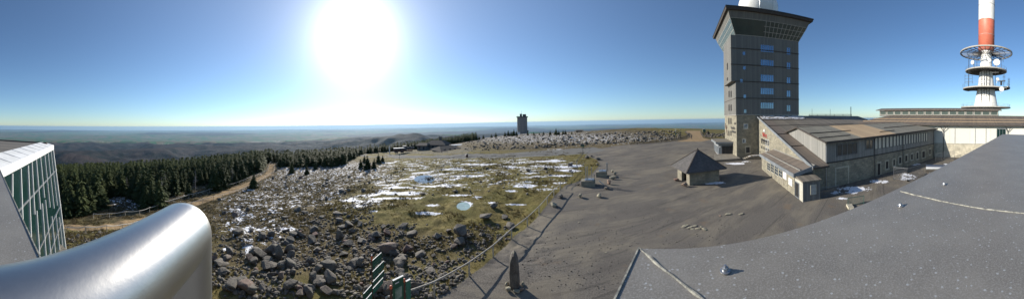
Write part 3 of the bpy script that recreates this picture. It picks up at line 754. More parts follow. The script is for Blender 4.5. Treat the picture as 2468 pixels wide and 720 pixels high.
MB().plate([up(In, zr), up(If, zr), r2, r1, r0], .3).build('roof', 'roof', gb)
mb = MB(); mb.bar(r0, r2, .14, .14); mb.build('roof_trim', 'darkwood', gb)
MB().prism([V2(LBB-nn*.4), V2(RBB-nn*.4-ed*1.2), V2(up(r2, 0)), V2(up(r0, 0))], -8, 3).build('base_wall', 'stone_dark', gb)
mb = MB(); mb.quad(Tf-ed*.02, RBB-ed*.02, RBB-nn*5-ed, up(r2, RBB.z), up(r2, zr-.3)); mb.build('side_wall', 'timber', gb)
for k in range(10):
    t = (k+.5)/10; p = Tn2+(Tf-Tn2)*t; MB().bar(up(p, z1+.012)+nn*.05, up(p, z2+.012)-nn*.75, .03, .012).build('sheet_joint', 'steel', gb)

# ================================================================ TOWER WITH RADOME
def dirv(a): a = math.radians(a); return Vector((math.sin(a), math.cos(a), 0))
U = dirv(42); Vv = dirv(135)
Nn = atz(1776, 382, 0); LEN, WID = 14.8, 17.2
tw = thing('hotel_tower', Nn+U*LEN/2+Vv*WID/2, 'tall grey clad tower on a stone base with flared glazed top floor and white radome', 'tower')
def foot(n, u0, u1, v0, v1): return [V2(n+U*u0+Vv*v0), V2(n+U*u0+Vv*v1), V2(n+U*u1+Vv*v1), V2(n+U*u1+Vv*v0)]
MB().prism(foot(Nn, 0, LEN, 0, WID), -1, 11.0).build('stone_base', 'stone', tw)
MB().prism(foot(Nn, -.12, LEN+.12, -.12, WID+.12), 11.0, 30.9).build('cladding', 'clad', tw)
MB().prism(foot(Nn, -.14, 8.9, -1.25, .4), 19.4, 30.88).build('projecting_bay', 'clad', tw)
WF = Wall(V2(Nn-U*.12), V2(Nn-U*.12+Vv*WID))       # dark front (faces camera side), t along V
WL = Wall(V2(Nn-Vv*.12), V2(Nn-Vv*.12+U*LEN))      # sunlit left side
WFs = Wall(V2(Nn), V2(Nn+Vv*WID)); WLs = Wall(V2(Nn), V2(Nn+U*LEN))
for z in (11.0, 15.2, 19.4, 23.6, 27.6):
    mb = MB(); a = -.2 if z < 20 else -1.35
    WF.slab(mb, a, WID+.2, z-.07, z+.07, -.1, .16); 
    if z < 19: WL.slab(mb, -.2, LEN, z-.07, z+.07, -.1, .05)
    mb.build('ledge', 'darkwood' if z > 12 else 'concrete', tw)
rows = [(108, 126.5), (143.5, 161), (179.5, 197), (211.5, 228), (246.5, 262.5)]
for y0, y1 in rows:
    WF.pxwin(tw, 1832.5, y0, 1865, y1, nx=6, frame='timber_blue', pane='glass_sky', fr=.12)
    WF.pxwin(tw, 1895.5, y0+6, 1905.5, y1+6, nx=2, frame='timber_blue', pane='glass_sky', fr=.12)
for w in [o for o in bpy.data.objects if o.name.startswith('pane')]: pass
for x, y in ((1793, 128.5), (1794, 163.5), (1787, 194.5), (1795, 232), (1796, 268)):
    WF.pxwin(tw, x-4, y-5, x+4, y+5, frame='timber_blue', pane='glass_sky', fr=.12)
WB = Wall(V2(Nn-Vv*1.25), V2(Nn-Vv*1.25+U*8.9))
for x, y0, y1, w_ in ((1753.5, 152, 168, WB), (1753.5, 187, 194, WB), (1757.5, 219, 234, WL), (1762.5, 219, 234, WL), (1757.5, 252, 267, WL), (1762.5, 252, 267, WL), (1757, 284, 299, WLs), (1762, 284, 299, WLs), (1757, 315, 327, WLs), (1762, 315, 327, WLs)):
    w_.pxwin(tw, x-1.1, y0, x+1.1, y1, frame='darkwood', pane='dark', fr=.1)
for (x0, y0, x1, y1) in ((1793, 299, 1802, 310), (1790, 335, 1797, 344)):
    WFs.pxwin(tw, x0, y0, x1, y1, nx=2, frame='white', pane='glass_sky', sill='stone_pale')
dr = WFs.pxwin(tw, 1798, 354, 1807, 368, nx=2, frame='timber_dark', pane='dark', sill='stone_pale'); dr.name = 'door'
# flared viewing room
def ring(e, z): return [up(p, z) for p in (Nn+U*(-e)+Vv*(-e), Nn+U*(-e)+Vv*(WID+e), Nn+U*(LEN+e)+Vv*(WID+e), Nn+U*(LEN+e)+Vv*(-e))]
A_, B_, Cc, Dd, Ee = ring(.12, 30.9), ring(1.8, 34.5), ring(2.35, 35.9), ring(2.9, 36.0), ring(3.05, 36.5)
mb = MB()
for i in range(4): mb.quad(A_[i], A_[(i+1) % 4], B_[(i+1) % 4], B_[i])
cab = mb.build('viewing_room_glazing', 'glass_cab', tw)
mb = MB().hexa(B_+Cc); mb.build('parapet_boards', 'clad', tw)
mb = MB().hexa(ring(2.9, 35.9)+Ee); mb.build('roof', 'darkwood', tw)
mb = MB().hexa(ring(3.15, 36.5)+ring(3.1, 36.72)); mb.build('roof_edge', 'steel_dark', tw)
mb = MB()
for i in range(4):
    a, b_, c, d_ = A_[i], A_[(i+1) % 4], B_[(i+1) % 4], B_[i]
    out = (a-(A_[0]+A_[2])/2).normalized()*.0
    nx_ = 18 if i in (0, 2) else 16
    nrm = (b_-a).cross(d_-a).normalized()
    if nrm.dot(a-tw.location) < 0: nrm = -nrm
    k0 = .42 if i == 0 else 0
    for k in range(nx_+1):
        t = k/nx_
        if t < k0 and k != 0 and k % 8: continue
        mb.bar(a.lerp(b_, t)+nrm*.03, d_.lerp(c, t)+nrm*.03, .10, .08, up=nrm)
    for s_ in (0.02, .33, .66, .98):
        p, q = a.lerp(d_, s_), b_.lerp(c, s_)
        if i == 0 and 0.1 < s_ < .9: p = p.lerp(q, k0)
        mb.bar(p+nrm*.03, q+nrm*.03, .10, .08, up=nrm)
mb.build('glazing_bars', 'concrete', tw)
ct = Nn+U*LEN*.5+Vv*WID*.5
rp = MB(); prof = [(5.3, 36.7)]
for k in range(0, 25):
    a = -1.05+(math.pi/2+1.05)*k/24
    prof.append((max(.01, 5.75*math.cos(a)), 41.6+5.75*math.sin(a)))
rp.lathe(ct, prof, 48); rd0 = rp.build('radome', 'white_shell', tw, smooth=True)
mb = MB()
for k in range(9):
    a = 2*math.pi*(k+.3)/9; pp = [(ct.x+(r+.02)*math.cos(a), ct.y+(r+.02)*math.sin(a), z) for r, z in prof]; mb.tube(pp, .035, 4)
mb.build('panel_seam', 'steel', rd0)
# lettering on the sunlit side
text_on(tw, 'ZUR', WLs, WLs.hit(1772, 297)[0], WLs.hit(1772, 298)[1], .55, 'letter_dark', squeeze=1.3)
text_on(tw, 'Aussichts-', WLs, WLs.hit(1767.5, 308)[0], WLs.hit(1767, 308)[1], .8, 'letter_dark')
text_on(tw, 'Plattform', WLs, WLs.hit(1769, 317)[0], WLs.hit(1769, 317)[1], .8, 'letter_dark')
mb = MB(); 
for a, b_ in (((1749.5, 297), (1750, 310)), ((1750, 303), (1753, 318)), ((1752, 314), (1754, 326)), ((1748.8, 304), (1752, 304)), ((1750, 310), (1753, 307))):
    ta, za = WLs.hit(*a); tb, zb = WLs.hit(*b_); mb.bar(WLs.pt(ta, za, .1), WLs.pt(tb, zb, .1), .25, .06, up=WLs.n)
mb.build('wall_ornament', 'rust', tw)
# entrance pavilion
pvn = atz(1732, 375.5, 0); pvl = pvn+U*8.0; pvr = atz(1770, 375.5, 0); pvm = pvr+U*8
pv = thing('entrance_pavilion', pvn, 'small flat-roofed grey glazed porch beside the foot of the tower', 'pavilion')
MB().prism([V2(pvn), V2(pvr), V2(pvm), V2(pvl)], -.5, 3.3).build('wall', 'timber_blue', pv)
w1 = Wall(V2(pvn), V2(pvr)); w2 = Wall(V2(pvn), V2(pvl))
mb = MB(); pr = [pvn-U*.7-Vv*.8, pvr-U*.7+Vv*.0, pvm+Vv*0, pvl-Vv*.8]; mb.prism([V2(p) for p in pr], 3.3, [3.85, 3.85, 4.0, 4.0]); mb.build('roof', 'roof', pv)
mb = MB(); mb.bar(up(pr[0], 3.6), up(pr[1], 3.6), .08, .5); mb.bar(up(pr[0], 3.6), up(pr[3], 3.6), .08, .5); mb.build('fascia', 'timber_blue', pv)
w1.window(pv, .95, 3.9, .1, 2.7, nx=3, nz=2, frame='darkwood', pane='dark', name='glass_door', fr=.1)
for k in range(4): w2.window(pv, .7+k*1.85, .7+k*1.85+1.3, .35, 2.7, nx=1, nz=1, frame='white', pane='glass', fr=.1)
mb = MB(); mb.lathe(w1.pt(.45, 0, .15), [(.01, 2.3), (.14, 2.35), (.14, 2.55), (.01, 2.6)], 10); mb.build('wall_lamp', 'white', pv)
# terrace in front
tr = thing('stone_terrace', pvn-U*1.5, 'low raised stone terrace with snowy steps at the tower door', 'terrace')
ta = atz(1722, 391.5, 0); tb = Nn+Vv*.2-U*2.9; 
MB().prism([V2(ta), V2(tb), V2(Nn+Vv*.2-U*.02), V2(pvn+Vv*4-U*.02), V2(pvn-U*.02-Vv*1.2)], -.3, .55).build('platform', 'stone_dark', tr)
mb = MB()
for k in range(5): mb.box(tuple(Nn+Vv*(3.2-k*.32*1.4)-U*(1.7)+Vector((0, 0, (.9-.16*k)/2))), (.5, 1.6, .9-.16*k), math.radians(-45))
mb.box(tuple(Nn+Vv*6-U*1.5+Vector((0, 0, .45))), (5.0, 2.2, .9), math.radians(-45)); mb.build('steps', 'stone_dark', tr)
mb = MB(); a = Nn+Vv*3.6-U*2.7
for k in range(12): q = a+Vv*(k*.42); mb.bar(up(q, .9), up(q, 1.85), .04)
mb.bar(up(a, 1.85), up(a+Vv*4.7, 1.85), .06); mb.bar(up(a-Vv*1.9, .95), up(a, 1.85), .06); mb.build('railing', 'steel_dark', tr)
mb = MB(); mb.box(tuple(Nn+Vv*5.6-U*2.3+Vector((0, 0, .93))), (4.4, .5, .06), math.radians(-45)); mb.box(tuple(Nn+Vv*3.0-U*1.9+Vector((0, 0, .75))), (.9, .8, .07), math.radians(-45)); mb.build('snow_cover', 'snow', tr)
# ================================================================ RESTAURANT BUILDING WITH LONG WING
Ub = Vector((.743, .669, 0)); Vb = dirv(133)
K0 = Vector((29.8, 7.9, 0)); LW = 34.6
G0 = K0+Ub*29.6
rb = thing('restaurant_building', K0+Ub*8+Vb*10, 'long stone restaurant building with sloping brown roof and timber upper storey', 'building')
ZL, ZH = 3.7, 10.5
E0 = K0+Vb*LW
MB().prism([V2(K0), V2(E0), V2(E0+Ub*29.6), V2(G0)], -.5, [3.69, 3.69, 10.4, 10.4]).build('stone_wall', 'stone_mix', rb)
WG = Wall(V2(K0), V2(G0)); WA = Wall(V2(K0), V2(E0))
# main slope
sl = (ZH-ZL)/29.6
def slope_pt(u, v, dz=0): return up(K0+Ub*u+Vb*v, ZL+sl*u+dz)
MB().plate([slope_pt(-1.1, -.35, .12), slope_pt(-1.1, 2.2, .12), slope_pt(29.9, 2.2, .12), slope_pt(29.9, -.35, .12)], .16).build('roof', 'roof_red', rb)
MB().plate([slope_pt(14, 2.2, .125), slope_pt(14, LW, .125), slope_pt(29.9, LW, .125), slope_pt(29.9, 2.2, .125)], .16).build('roof', 'roof', rb)
mb = MB()
for u in (7, 13.8, 20, 25.5): mb.bar(slope_pt(u, -.3, .17), slope_pt(u, 2.2 if u < 14 else LW*.7, .17), .13, .1)
mb.build('roof_step', 'darkwood', rb)
mb = MB(); mb.bar(slope_pt(-1.2, -.42, .05), slope_pt(29.9, -.42, .05), .1, .42); mb.build('verge_board', 'timber_blue', rb)
mb = MB(); mb.bar(slope_pt(-1.2, -.4, .02), slope_pt(-1.2, 2.2, .02), .18, .2); mb.build('gutter', 'darkwood', rb)
# snow left on the top of the roof
mb = MB(); mb.plate([slope_pt(25.9, .2, .26), slope_pt(25.9, 12, .24), slope_pt(29.3, 13, .3), slope_pt(29.5, .2, .34)], .05)
mb.build('snow_cover', 'snow_patchy', rb)
# timber wing storey on top: end wall plane set back by 2.3 m
OFF = 2.3
W0 = K0+Vb*OFF
zE0, zE1, zR0, zR1 = 6.75, 7.45, 8.35, 8.75
RU = 9.3
zs = ZL+.2
def wing(u, v, z): return up(K0+Ub*u+Vb*v, z)
uend = 14.2
MB().add([wing(-.05, OFF, ZL-.02), wing(-.05, LW, ZL-.02), wing(uend, LW, ZL-.02), wing(uend, OFF, ZL-.02),
          wing(-.05, OFF, zE0), wing(-.05, LW, zE1), wing(RU, OFF, zR0), wing(RU, LW, zR1), wing(uend, OFF, 7.3), wing(uend, LW, 7.6)],
         [(3, 2, 1, 0), (0, 1, 5, 4), (1, 2, 9, 7, 5), (2, 3, 8, 9), (3, 0, 4, 6, 8), (4, 5, 7, 6), (6, 7, 9, 8)]).build('timber_wall', 'timber', rb)
th = .16
def wplate(v0, v1, mat, name='roof', dz=0.0):
    f0 = (v0-OFF)/(LW-OFF); f1 = (v1-OFF)/(LW-OFF)
    e = lambda f: zE0+(zE1-zE0)*f; r = lambda f: zR0+(zR1-zR0)*f
    ex = -.9; 
    return MB().plate([wing(ex, v0, e(f0)-.03+dz), wing(ex, v1, e(f1)-.03+dz), wing(RU, v1, r(f1)+.12+dz), wing(RU, v0, r(f0)+.12+dz)], th).build(name, mat, rb)
wplate(OFF-.45, 9.0, 'roof_grey'); wplate(9.0, 18.0, 'roof_tan'); wplate(18.0, LW+.4, 'roof_grey')
MB().plate([wing(RU, OFF-.45, zR0+.12), wing(RU, LW+.4, zR1+.12), wing(uend+.5, LW+.4, 7.7), wing(uend+.5, OFF-.45, 7.35)], th).build('roof', 'roof_grey', rb)
mb = MB()
for u, va, vb_ in ((4.2, OFF-.4, 10.5), (4.4, 20, 33), (1.2, OFF-.4, 8), (1.4, 15.5, 20), (9.3, OFF-.5, LW)):
    fa, fb = (va-OFF)/(LW-OFF), (vb_-OFF)/(LW-OFF); k = (u+.9)/(RU+.9)
    za = (zE0+(zE1-zE0)*fa)*(1-k)+(zR0+(zR1-zR0)*fa)*k+.14; zb = (zE0+(zE1-zE0)*fb)*(1-k)+(zR0+(zR1-zR0)*fb)*k+.14
    mb.bar(wing(u, va, za-.03), wing(u, vb_, zb-.03), .12, .12)
mb.build('roof_step', 'darkwood', rb)
mb = MB(); mb.bar(wing(-.93, OFF-.45, zE0-.1), wing(-.93, LW+.4, zE1-.1), .12, .3); mb.bar(wing(-.9, OFF-.5, zE0-.06), wing(RU, OFF-.5, zR0+.06), .08, .26)
mb.bar(wing(RU, OFF-.5, zR0+.06), wing(uend+.5, OFF-.5, 7.28), .08, .26); mb.build('fascia', 'darkwood', rb)
mb = MB(); WA.slab(mb, 0, LW, 3.55, 3.72, -.02, .1); mb.build('ledge', 'darkwood', rb)
WT = Wall(V2(K0-Ub*.07), V2(E0-Ub*.07))
def wpx(x0, y0, x1, y1, **k): return WT.pxwin(rb, x0, y0, x1, y1, **k)
# upper strip windows
wpx(2016, 345, 2066, 374, nx=4, frame='timber_dark', pane='glass_roomy', fr=.14)
wpx(2086, 336, 2104, 360, nx=2, frame='timber_dark', pane='glass_roomy', fr=.14)
for k, (x0, x1) in enumerate(((2107.5, 2115.5), (2116.5, 2124.5), (2126, 2133.5), (2135, 2142.5), (2144, 2151.5), (2152.5, 2159.5), (2160.5, 2166.5), (2167.5, 2173.5), (2176.5, 2181.5), (2183, 2188), (2189.5, 2194.5), (2196, 2201), (2202.5, 2207), (2208.5, 2212.5), (2214.5, 2218.5), (2220, 2224), (2225.5, 2229.5), (2231, 2235))):
    f = (x0-2107)/(2235-2107)
    wpx(x0, 331.5-12.5*f, x1, 359.5-20*f, frame='timber_dark', pane='blind', fr=.08)
# lower openings in the stone
for (x0, x1, y0, y1, dv_) in ((2114, 2122, 393, 422, 1), (2134, 2141, 388, 407, 0), (2152, 2157, 384, 399, 0), (2166, 2172, 378, 394, 0), (2181, 2187, 374, 389, 0), (2195, 2200, 371, 385, 0), (2208, 2213, 367, 383, 0), (2222, 2229, 364, 380, 0), (2239, 2243, 359, 372, 0)):
    w = WA.pxwin(rb, x0, y0, x1, y1, frame='stone_pale', pane='dark', fr=.06, sill='stone_pale')
    if dv_: w.name = 'door'
mb = MB(); a, _ = WA.hit(2012, 420); b_, _ = WA.hit(2046, 420); WA.slab(mb, a, b_, 2.55, 2.8, -.02, .05); WA.slab(mb, a, a+.25, 0, 2.55, -.02, .05); WA.slab(mb, b_-.25, b_, 0, 2.55, -.02, .05); mb.build('bricked_up_arch', 'stone_pale', rb)
for x in (1990, 2107, 2175, 2249):
    t, _ = WT.hit(x, 400); mb = MB(); mb.tube([WT.pt(t, 0, .14), WT.pt(t, 3.5, .14), WT.pt(t, 6.1+t*.018, .14), WT.pt(t-.3, 6.5+t*.018, .6)], .06, 8); mb.build('downpipe', 'steel' if x < 2000 else 'steel_dark', rb)
# gable windows with bars
for k in range(4):
    t0, _ = WG.hit(1835+k*5.2, 355); t1, _ = WG.hit(1838.2+k*5.2, 355)
    for za, zb in ((4.1, 5.4), (2.8, 3.6)): WG.window(rb, min(t0, t1), max(t0, t1), za-.2, zb-.1, frame='stone_pale' if k < 2 else 'white', pane='dark', fr=.08, nx=1)
t, z = WG.hit(1843.5, 326); text_on(rb, 'Wirt', WG, t, z, 1.15, 'letter_red', squeeze=1.2)
t, z = WG.hit(1843.5, 338.5); text_on(rb, 'Restaurant', WG, t, z, .62, 'letter_dark', squeeze=1.1, extrude=.03)
mb = MB(); t, z = WG.hit(1843, 315)
for k in range(3): mb.lathe(WG.pt(t-.35+.35*k, 0, .08), [(.01, z-.35), (.13, z-.2), (.16, z+.1), (.01, z+.4)], 8)
mb.build('white_emblem', 'white', rb)
# low annex along the gable
AN = K0+WG.n*2.75
wa0, _ = WG.hit(1955, 397)
an = thing('restaurant_annex', K0+Ub*8+WG.n*1.4, 'low pale stone annex with lean-to roof and row of four windows', 'annex')
F0 = Wall(V2(K0+WG.n*2.7-Ub*1.0), V2(K0+WG.n*2.7+Ub*22))
tq = lambda x, y: F0.hit(x, y)[0]
tL = tq(1836, 392); tR = tq(1915, 465); 
if tL < tR: tL, tR = tR, tL
pL = F0.pt(tL, 0); pR = F0.pt(tR, 0)
bL = pL-F0.n*2.68; bR = pR-F0.n*2.68
MB().prism([V2(pR), V2(pL), V2(bL), V2(bR)], -.4, 2.6).build('wall', 'stone', an)
ov = F0.n*.35; du = F0.d
q = [up(pR+ov-du*.6, 2.95), up(pL+ov+du*.4, 2.95), up(bL+du*.4, 3.75), up(bR-du*.6, 3.75)]
MB().plate(q, .14).build('roof', 'roof_red', an)
mb = MB(); mb.bar(q[0]-Vector((0, 0, .18)), q[1]-Vector((0, 0, .18)), .07, .5); mb.bar(q[0]-Vector((0, 0, .18)), q[3]-Vector((0, 0, .18)), .07, .5); mb.build('fascia', 'timber_blue', an)
mb = MB(); 
m1 = q[0].lerp(q[3], .35)+Vector((0, 0, .07)); m2_ = q[1].lerp(q[2], .35)+Vector((0, 0, .07)); mb.bar(m1+du*.3, m2_-du*.3, .14, .12); mb.bar(q[3]+Vector((0, 0, .06)), q[2]+Vector((0, 0, .06)), .14, .14); mb.build('roof_batten', 'timber', an)
mb = MB(); mb.prism([V2(pR), V2(pL), V2(bL), V2(bR)], 2.6, [2.85, 2.85, 3.6, 3.6]); mb.build('upper_wall', 'timber_blue', an)
for (x0, x1, y0, y1) in ((1850, 1857, 392, 411), (1859, 1866, 395.5, 416), (1868, 1876, 399, 422), (1878, 1886, 403, 427)):
    F0.pxwin(an, x0, y0, x1, y1, nx=2, nz=3, frame='white_dull', pane='glass', fr=.07)
for (x0, x1, y0, y1) in ((1888, 1896, 408, 431), (1901, 1910, 430, 446)):
    w = F0.pxwin(an, x0, y0, x1, y1, frame='white', pane='white', fr=.05, name='notice_board')
for x in (1849, 1858, 1867, 1877, 1887, 1898): 
    mb = MB(); t = tq(x, 420); F0.slab(mb, t-.06, t+.06, 0, 2.6, -.02, .06); mb.build('pilaster', 'stone_pale', an)
# porch box with door at the annex end
pn_ = atz(1936, 487, 0); pl_ = atz(1917, 472, 0); prr = atz(1977, 480, 0); pb_ = pl_+(prr-pn_)
po = thing('timber_porch', pn_, 'small dark timber porch with open doorway at the corner of the annex', 'porch')
MB().prism([V2(p) for p in (pn_, prr, pb_, pl_)], -.3, 2.35).build('wall', 'timber_dark', po)
mid = (pn_+prr+pb_+pl_)/4
rr_ = [mid+(p-mid)*1.14 for p in (pn_, prr, pb_, pl_)]
MB().plate([up(p, z) for p, z in zip(rr_, (2.5, 2.5, 2.75, 2.75))], .16).build('roof', 'roof', po)
wd = Wall(V2(pn_), V2(pl_)); wf = Wall(V2(pn_), V2(prr))
mb = MB(); wd.slab(mb, .02, wd.L, 0, 2.34, .005, .05); mb.build('front_boards', 'white_dull', po)
w = wd.window(po, wd.L*.42, wd.L*.94, .05, 2.0, frame='timber_blue', pane='dark', name='door', fr=.09, o=.06)
wf.window(po, wf.L*.42, wf.L*.76, .75, 1.95, frame='white_dull', pane='poster', name='poster_frame', fr=.05)
# roof-top walkway and chimney block behind the restaurant
pl = thing('roof_platform', atd(2010, 290, 80), 'dark flat rooftop block with thin walkway railing behind the restaurant', 'rooftop block')
a = atd(1950, 287, 84); b_ = atd(2062, 287, 84)
zq = a.z
mb = MB(); w = Wall(V2(a), V2(b_)); mb2 = MB(); w.slab(mb2, 0, w.L, 6, 9.7, -6, 0); mb2.build('block', 'timber_dark', pl)
mb2 = MB(); w.slab(mb2, -.5, w.L+.3, 9.7, 10.0, -6.4, .3); mb2.build('roof', 'roof', pl)
w2_ = Wall(V2(atd(1950, 280, 80)), V2(atd(2052, 280, 80)))
w2_.slab(mb, 0, w2_.L, 10.9, 11.1, -1.2, .0); w2_.slab(mb, 0, w2_.L, 11.35, 11.42, -.1, .0)
for k in range(6): w2_.slab(mb, w2_.L*k/5-.06, w2_.L*k/5+.06, 9.9, 11.4, -.12, 0)
mb.build('walkway', 'steel_dark', pl)
for x, h in ((1957, 13.4), (2001, 13.2), (2051, 14.0)):
    p = w2_.pt(w2_.hit(x, 275)[0], 0, -.4); mb = MB(); mb.tube([up(p, 9.9), up(p, h)], .05 if x < 2050 else .12, 6)
    if x > 2050: mb.box((p.x, p.y, 11.9), (1.8, .1, .08)); mb.box((p.x, p.y, 12.4), (1.2, .1, .06))
    mb.build('aerial', 'steel_dark', pl)
# ================================================================ LARGE HALL AT RIGHT
hd = dirv(205)
Ch = Vector((56.5, -16.75, 0)); Hs = Ch-hd*22.5; He = Ch+hd*52
hn = Vector((-hd.y, hd.x, 0));
if hn.dot(-Ch) < 0: hn = -hn
hl = thing('exhibition_hall', Ch+hd*10-hn*8, 'large pale walled hall with wide ribbed roof and glazed clerestory', 'building')
WH = Wall(V2(Hs), V2(He)); bk = -WH.n
MB().prism([V2(Hs), V2(He), V2(He+bk*24), V2(Hs+bk*24)], -.5, 3.6).build('stone_wall', 'stone_pale', hl)
MB().prism([V2(Hs-bk*-.12), V2(He-bk*-.12), V2(He+bk*23), V2(Hs+bk*23)], 3.6, 8.1).build('upper_wall', 'cream', hl)
e_ = WH.n*1.3
zc_ = 10.9
q = [up(Hs+e_-hd*1.2, 8.45), up(He+e_, 8.45), up(He+bk*8-hd*9, zc_), up(Hs+bk*8+hd*7, zc_)]
MB().plate(q, .25).build('roof', 'roof_rib', hl)
q2 = [q[3], q[2], up(He+bk*16-hd*9, zc_), up(Hs+bk*16+hd*7, zc_)]
MB().plate([up(Hs+e_-hd*1.2, 8.45), q[3], up(Hs+bk*16+hd*7, zc_), up(Hs+bk*25-hd*1, 8.45)], .25).build('roof', 'roof_rib', hl)
MB().plate([up(He+e_, 8.45), up(He+bk*25, 8.45), up(He+bk*16-hd*9, zc_), q[2]], .25).build('roof', 'roof_rib', hl)
MB().plate([up(He+bk*25, 8.45), up(Hs+bk*25-hd*1, 8.45), up(Hs+bk*16+hd*7, zc_), up(He+bk*16-hd*9, zc_)], .25).build('roof', 'roof_rib', hl)
mb = MB(); mb.bar(q[0]-Vector((0, 0, .15)), q[1]-Vector((0, 0, .15)), .12, .3); mb.build('gutter', 'darkwood', hl)
mb = MB()
for k in (.28, .55): mb.bar(q[0].lerp(q[3], k)+Vector((0, 0, .04)), q[1].lerp(q[2], k)+Vector((0, 0, .04)), .35, .1)
mb.build('roof_step', 'wood_tan', hl)
cl0 = Hs+bk*8.3+hd*8.5; cl1 = He+bk*8.3-hd*10
xr = Wall(V2(cl0), V2(cl1)); tR_ = xr.hit(2406, 266)[0]; tL_ = xr.hit(2120, 272)[0]
c0_, c1_ = xr.pt(tL_, 0), xr.pt(tR_, 0)
MB().prism([V2(c0_), V2(c1_), V2(c1_+bk*7), V2(c0_+bk*7)], 10.6, 12.3).build('clerestory_wall', 'timber_dark', hl)
MB().plate([up(c0_+WH.n*.8-hd, 12.5), up(c1_+WH.n*.8+hd, 12.5), up(c1_+bk*4+hd, 13.2), up(c0_+bk*4-hd, 13.2)], .2).build('clerestory_roof', 'roof_rib', hl)
MB().plate([up(c1_+bk*8+hd, 12.5), up(c0_+bk*8-hd, 12.5), up(c0_+bk*4-hd, 13.2), up(c1_+bk*4+hd, 13.2)], .2).build('clerestory_roof', 'roof_rib', hl)
xw = Wall(V2(c0_), V2(c1_)); n_ = 15
for k in range(n_):
    a = xw.L*k/n_; xw.window(hl, a+.15, a+xw.L/n_-.15, 11.0, 12.1, frame='white_dull', pane='glass_cab', fr=.1)
WH2 = Wall(V2(Hs+WH.n*.12), V2(He+WH.n*.12))
for x, y in ((2274, 330), (2429, 310)):
    t = WH2.hit(x, y)[0]; mb = MB(); mb.tube([WH2.pt(t, 0, .12), WH2.pt(t, 6.6, .12), WH2.pt(t-.7, 7.9, .9)], .09, 8); mb.tube([WH2.pt(t, 6.6, .12), WH2.pt(t+.7, 7.9, .9)], .09, 8); mb.build('downpipe', 'steel_dark', hl)
tg = WH2.hit(2413, 320)[0]; WH2.window(hl, tg-1.2, tg+1.2, 4.6, 7.5, nx=3, frame='timber_blue', pane='glass_green', fr=.12, label='green louvred window')
for x, y in ((2301, 325), (2350, 325), (2376, 325)):
    t = WH2.hit(x, y)[0]; mb = MB(); WH2.slab(mb, t-.04, t+.04, 3.7, 8.0, 0, .04); mb.build('panel_joint', 'steel', hl)
MB().prism([V2(Hs+WH.n*.1), V2(He+WH.n*.1), V2(He-WH.n*.05), V2(Hs-WH.n*.05)], 3.5, 3.62).build('ledge', 'concrete', hl)

# ================================================================ TRANSMISSION MAST
mc = atd(2376, 250, 85); mc.z = 0
ms = thing('transmission_mast', mc, 'tall white and red banded broadcasting mast with round antenna platforms', 'mast')
def zy(y, d=85.0): return EYE+(285.8-y)*d/F
MB().lathe(mc, [(5.6, -1), (5.2, 8), (4.5, 14.3), (3.15, 21.5), (2.3, 28), (2.0, 33), (2.0, 35.5)], 40).build('shaft', 'white_shell', ms, smooth=True)
MB().lathe(mc, [(2.0, 34.9), (3.0, 35.2), (3.0, 46.0)], 40).build('red_band', 'red_shell', ms, smooth=True)
MB().lathe(mc, [(3.0, 46.0), (3.0, 76), (.01, 76.3)], 40).build('white_band', 'white_shell', ms, smooth=True)
for z in (40.5, 46, 51.5, 57): MB().lathe(mc, [(3.0, z-.07), (3.05, z-.05), (3.05, z+.05), (3.0, z+.07)], 40).build('band_joint', 'concrete', ms)
def platform(z, r, ri, solid, a0=0, a1=2*math.pi, name='platform'):
    mb = MB(); n = 48
    def rng_(rin, rout, zb, zt2):
        k = max(3, int(n*(a1-a0)/(2*math.pi))); full = a1-a0 > 6.2
        for i in range(k):
            t0 = a0+(a1-a0)*i/k; t1 = a0+(a1-a0)*(i+1)/k
            c_, s_ = math.cos, math.sin
            P = [(mc.x+rr2*c_(t), mc.y+rr2*s_(t)) for rr2, t in ((rin, t0), (rout, t0), (rout, t1), (rin, t1))]
            mb.hexa([(x, y, zb) for x, y in P]+[(x, y, zt2) for x, y in P])
    rng_(r-.35, r, z-.3, z+.1)
    if solid: rng_(ri, r-.35, z-.12, z)
    o = mb.build(name, 'concrete', ms)
    fr = MB(); k = 28
    for i in range(k):
        t = a0+(a1-a0)*(i+.5)/k
        fr.bar((mc.x+ri*math.cos(t), mc.y+ri*math.sin(t), z-.28), (mc.x+(r-.3)*math.cos(t), mc.y+(r-.3)*math.sin(t), z-.14), .2, .22)
    for rr2 in np.linspace(ri+1, r-.6, 4):
        for i in range(k):
            t0 = a0+(a1-a0)*i/k; t1 = a0+(a1-a0)*(i+1)/k
            fr.bar((mc.x+rr2*math.cos(t0), mc.y+rr2*math.sin(t0), z-.22), (mc.x+rr2*math.cos(t1), mc.y+rr2*math.sin(t1), z-.22), .1, .12)
    fr.build('frame', 'steel_dark', o)
    return o
platform(34.2, 9.7, 2.0, False)
platform(27.6, 7.7, 2.3, True); platform(21.5, 9.0, 3.2, True, math.radians(-150), math.radians(25)); platform(21.0, 8.6, 3.2, True, math.radians(25), math.radians(210)); platform(14.2, 9.2, 4.4, True)
for z, r in ((27.6, 7.6), (21.5, 8.7), (14.2, 9.0)):
    mb = MB()
    for i in range(24):
        t0, t1 = 2*math.pi*i/24, 2*math.pi*(i+1)/24; p = Vector((mc.x+r*math.cos(t0), mc.y+r*math.sin(t0), z)); q = Vector((mc.x+r*math.cos(t1), mc.y+r*math.sin(t1), z))
        mb.bar(p, p+Vector((0, 0, 1.1)), .05); mb.bar(p+Vector((0, 0, 1.1)), q+Vector((0, 0, 1.1)), .04); mb.bar(p+Vector((0, 0, .6)), q+Vector((0, 0, .6)), .03)
    mb.build('guard_rail', 'steel', ms)
tc = (Vector((0, 0, 0))-mc); tc.z = 0; tc.normalize(); sd = Vector((-tc.y, tc.x, 0))
if sd.dot(Vector(ray(2440, 250))) < 0: sd = -sd
mb = MB(); f = lambda s_, o_, z: up(mc+sd*s_+tc*o_, z)
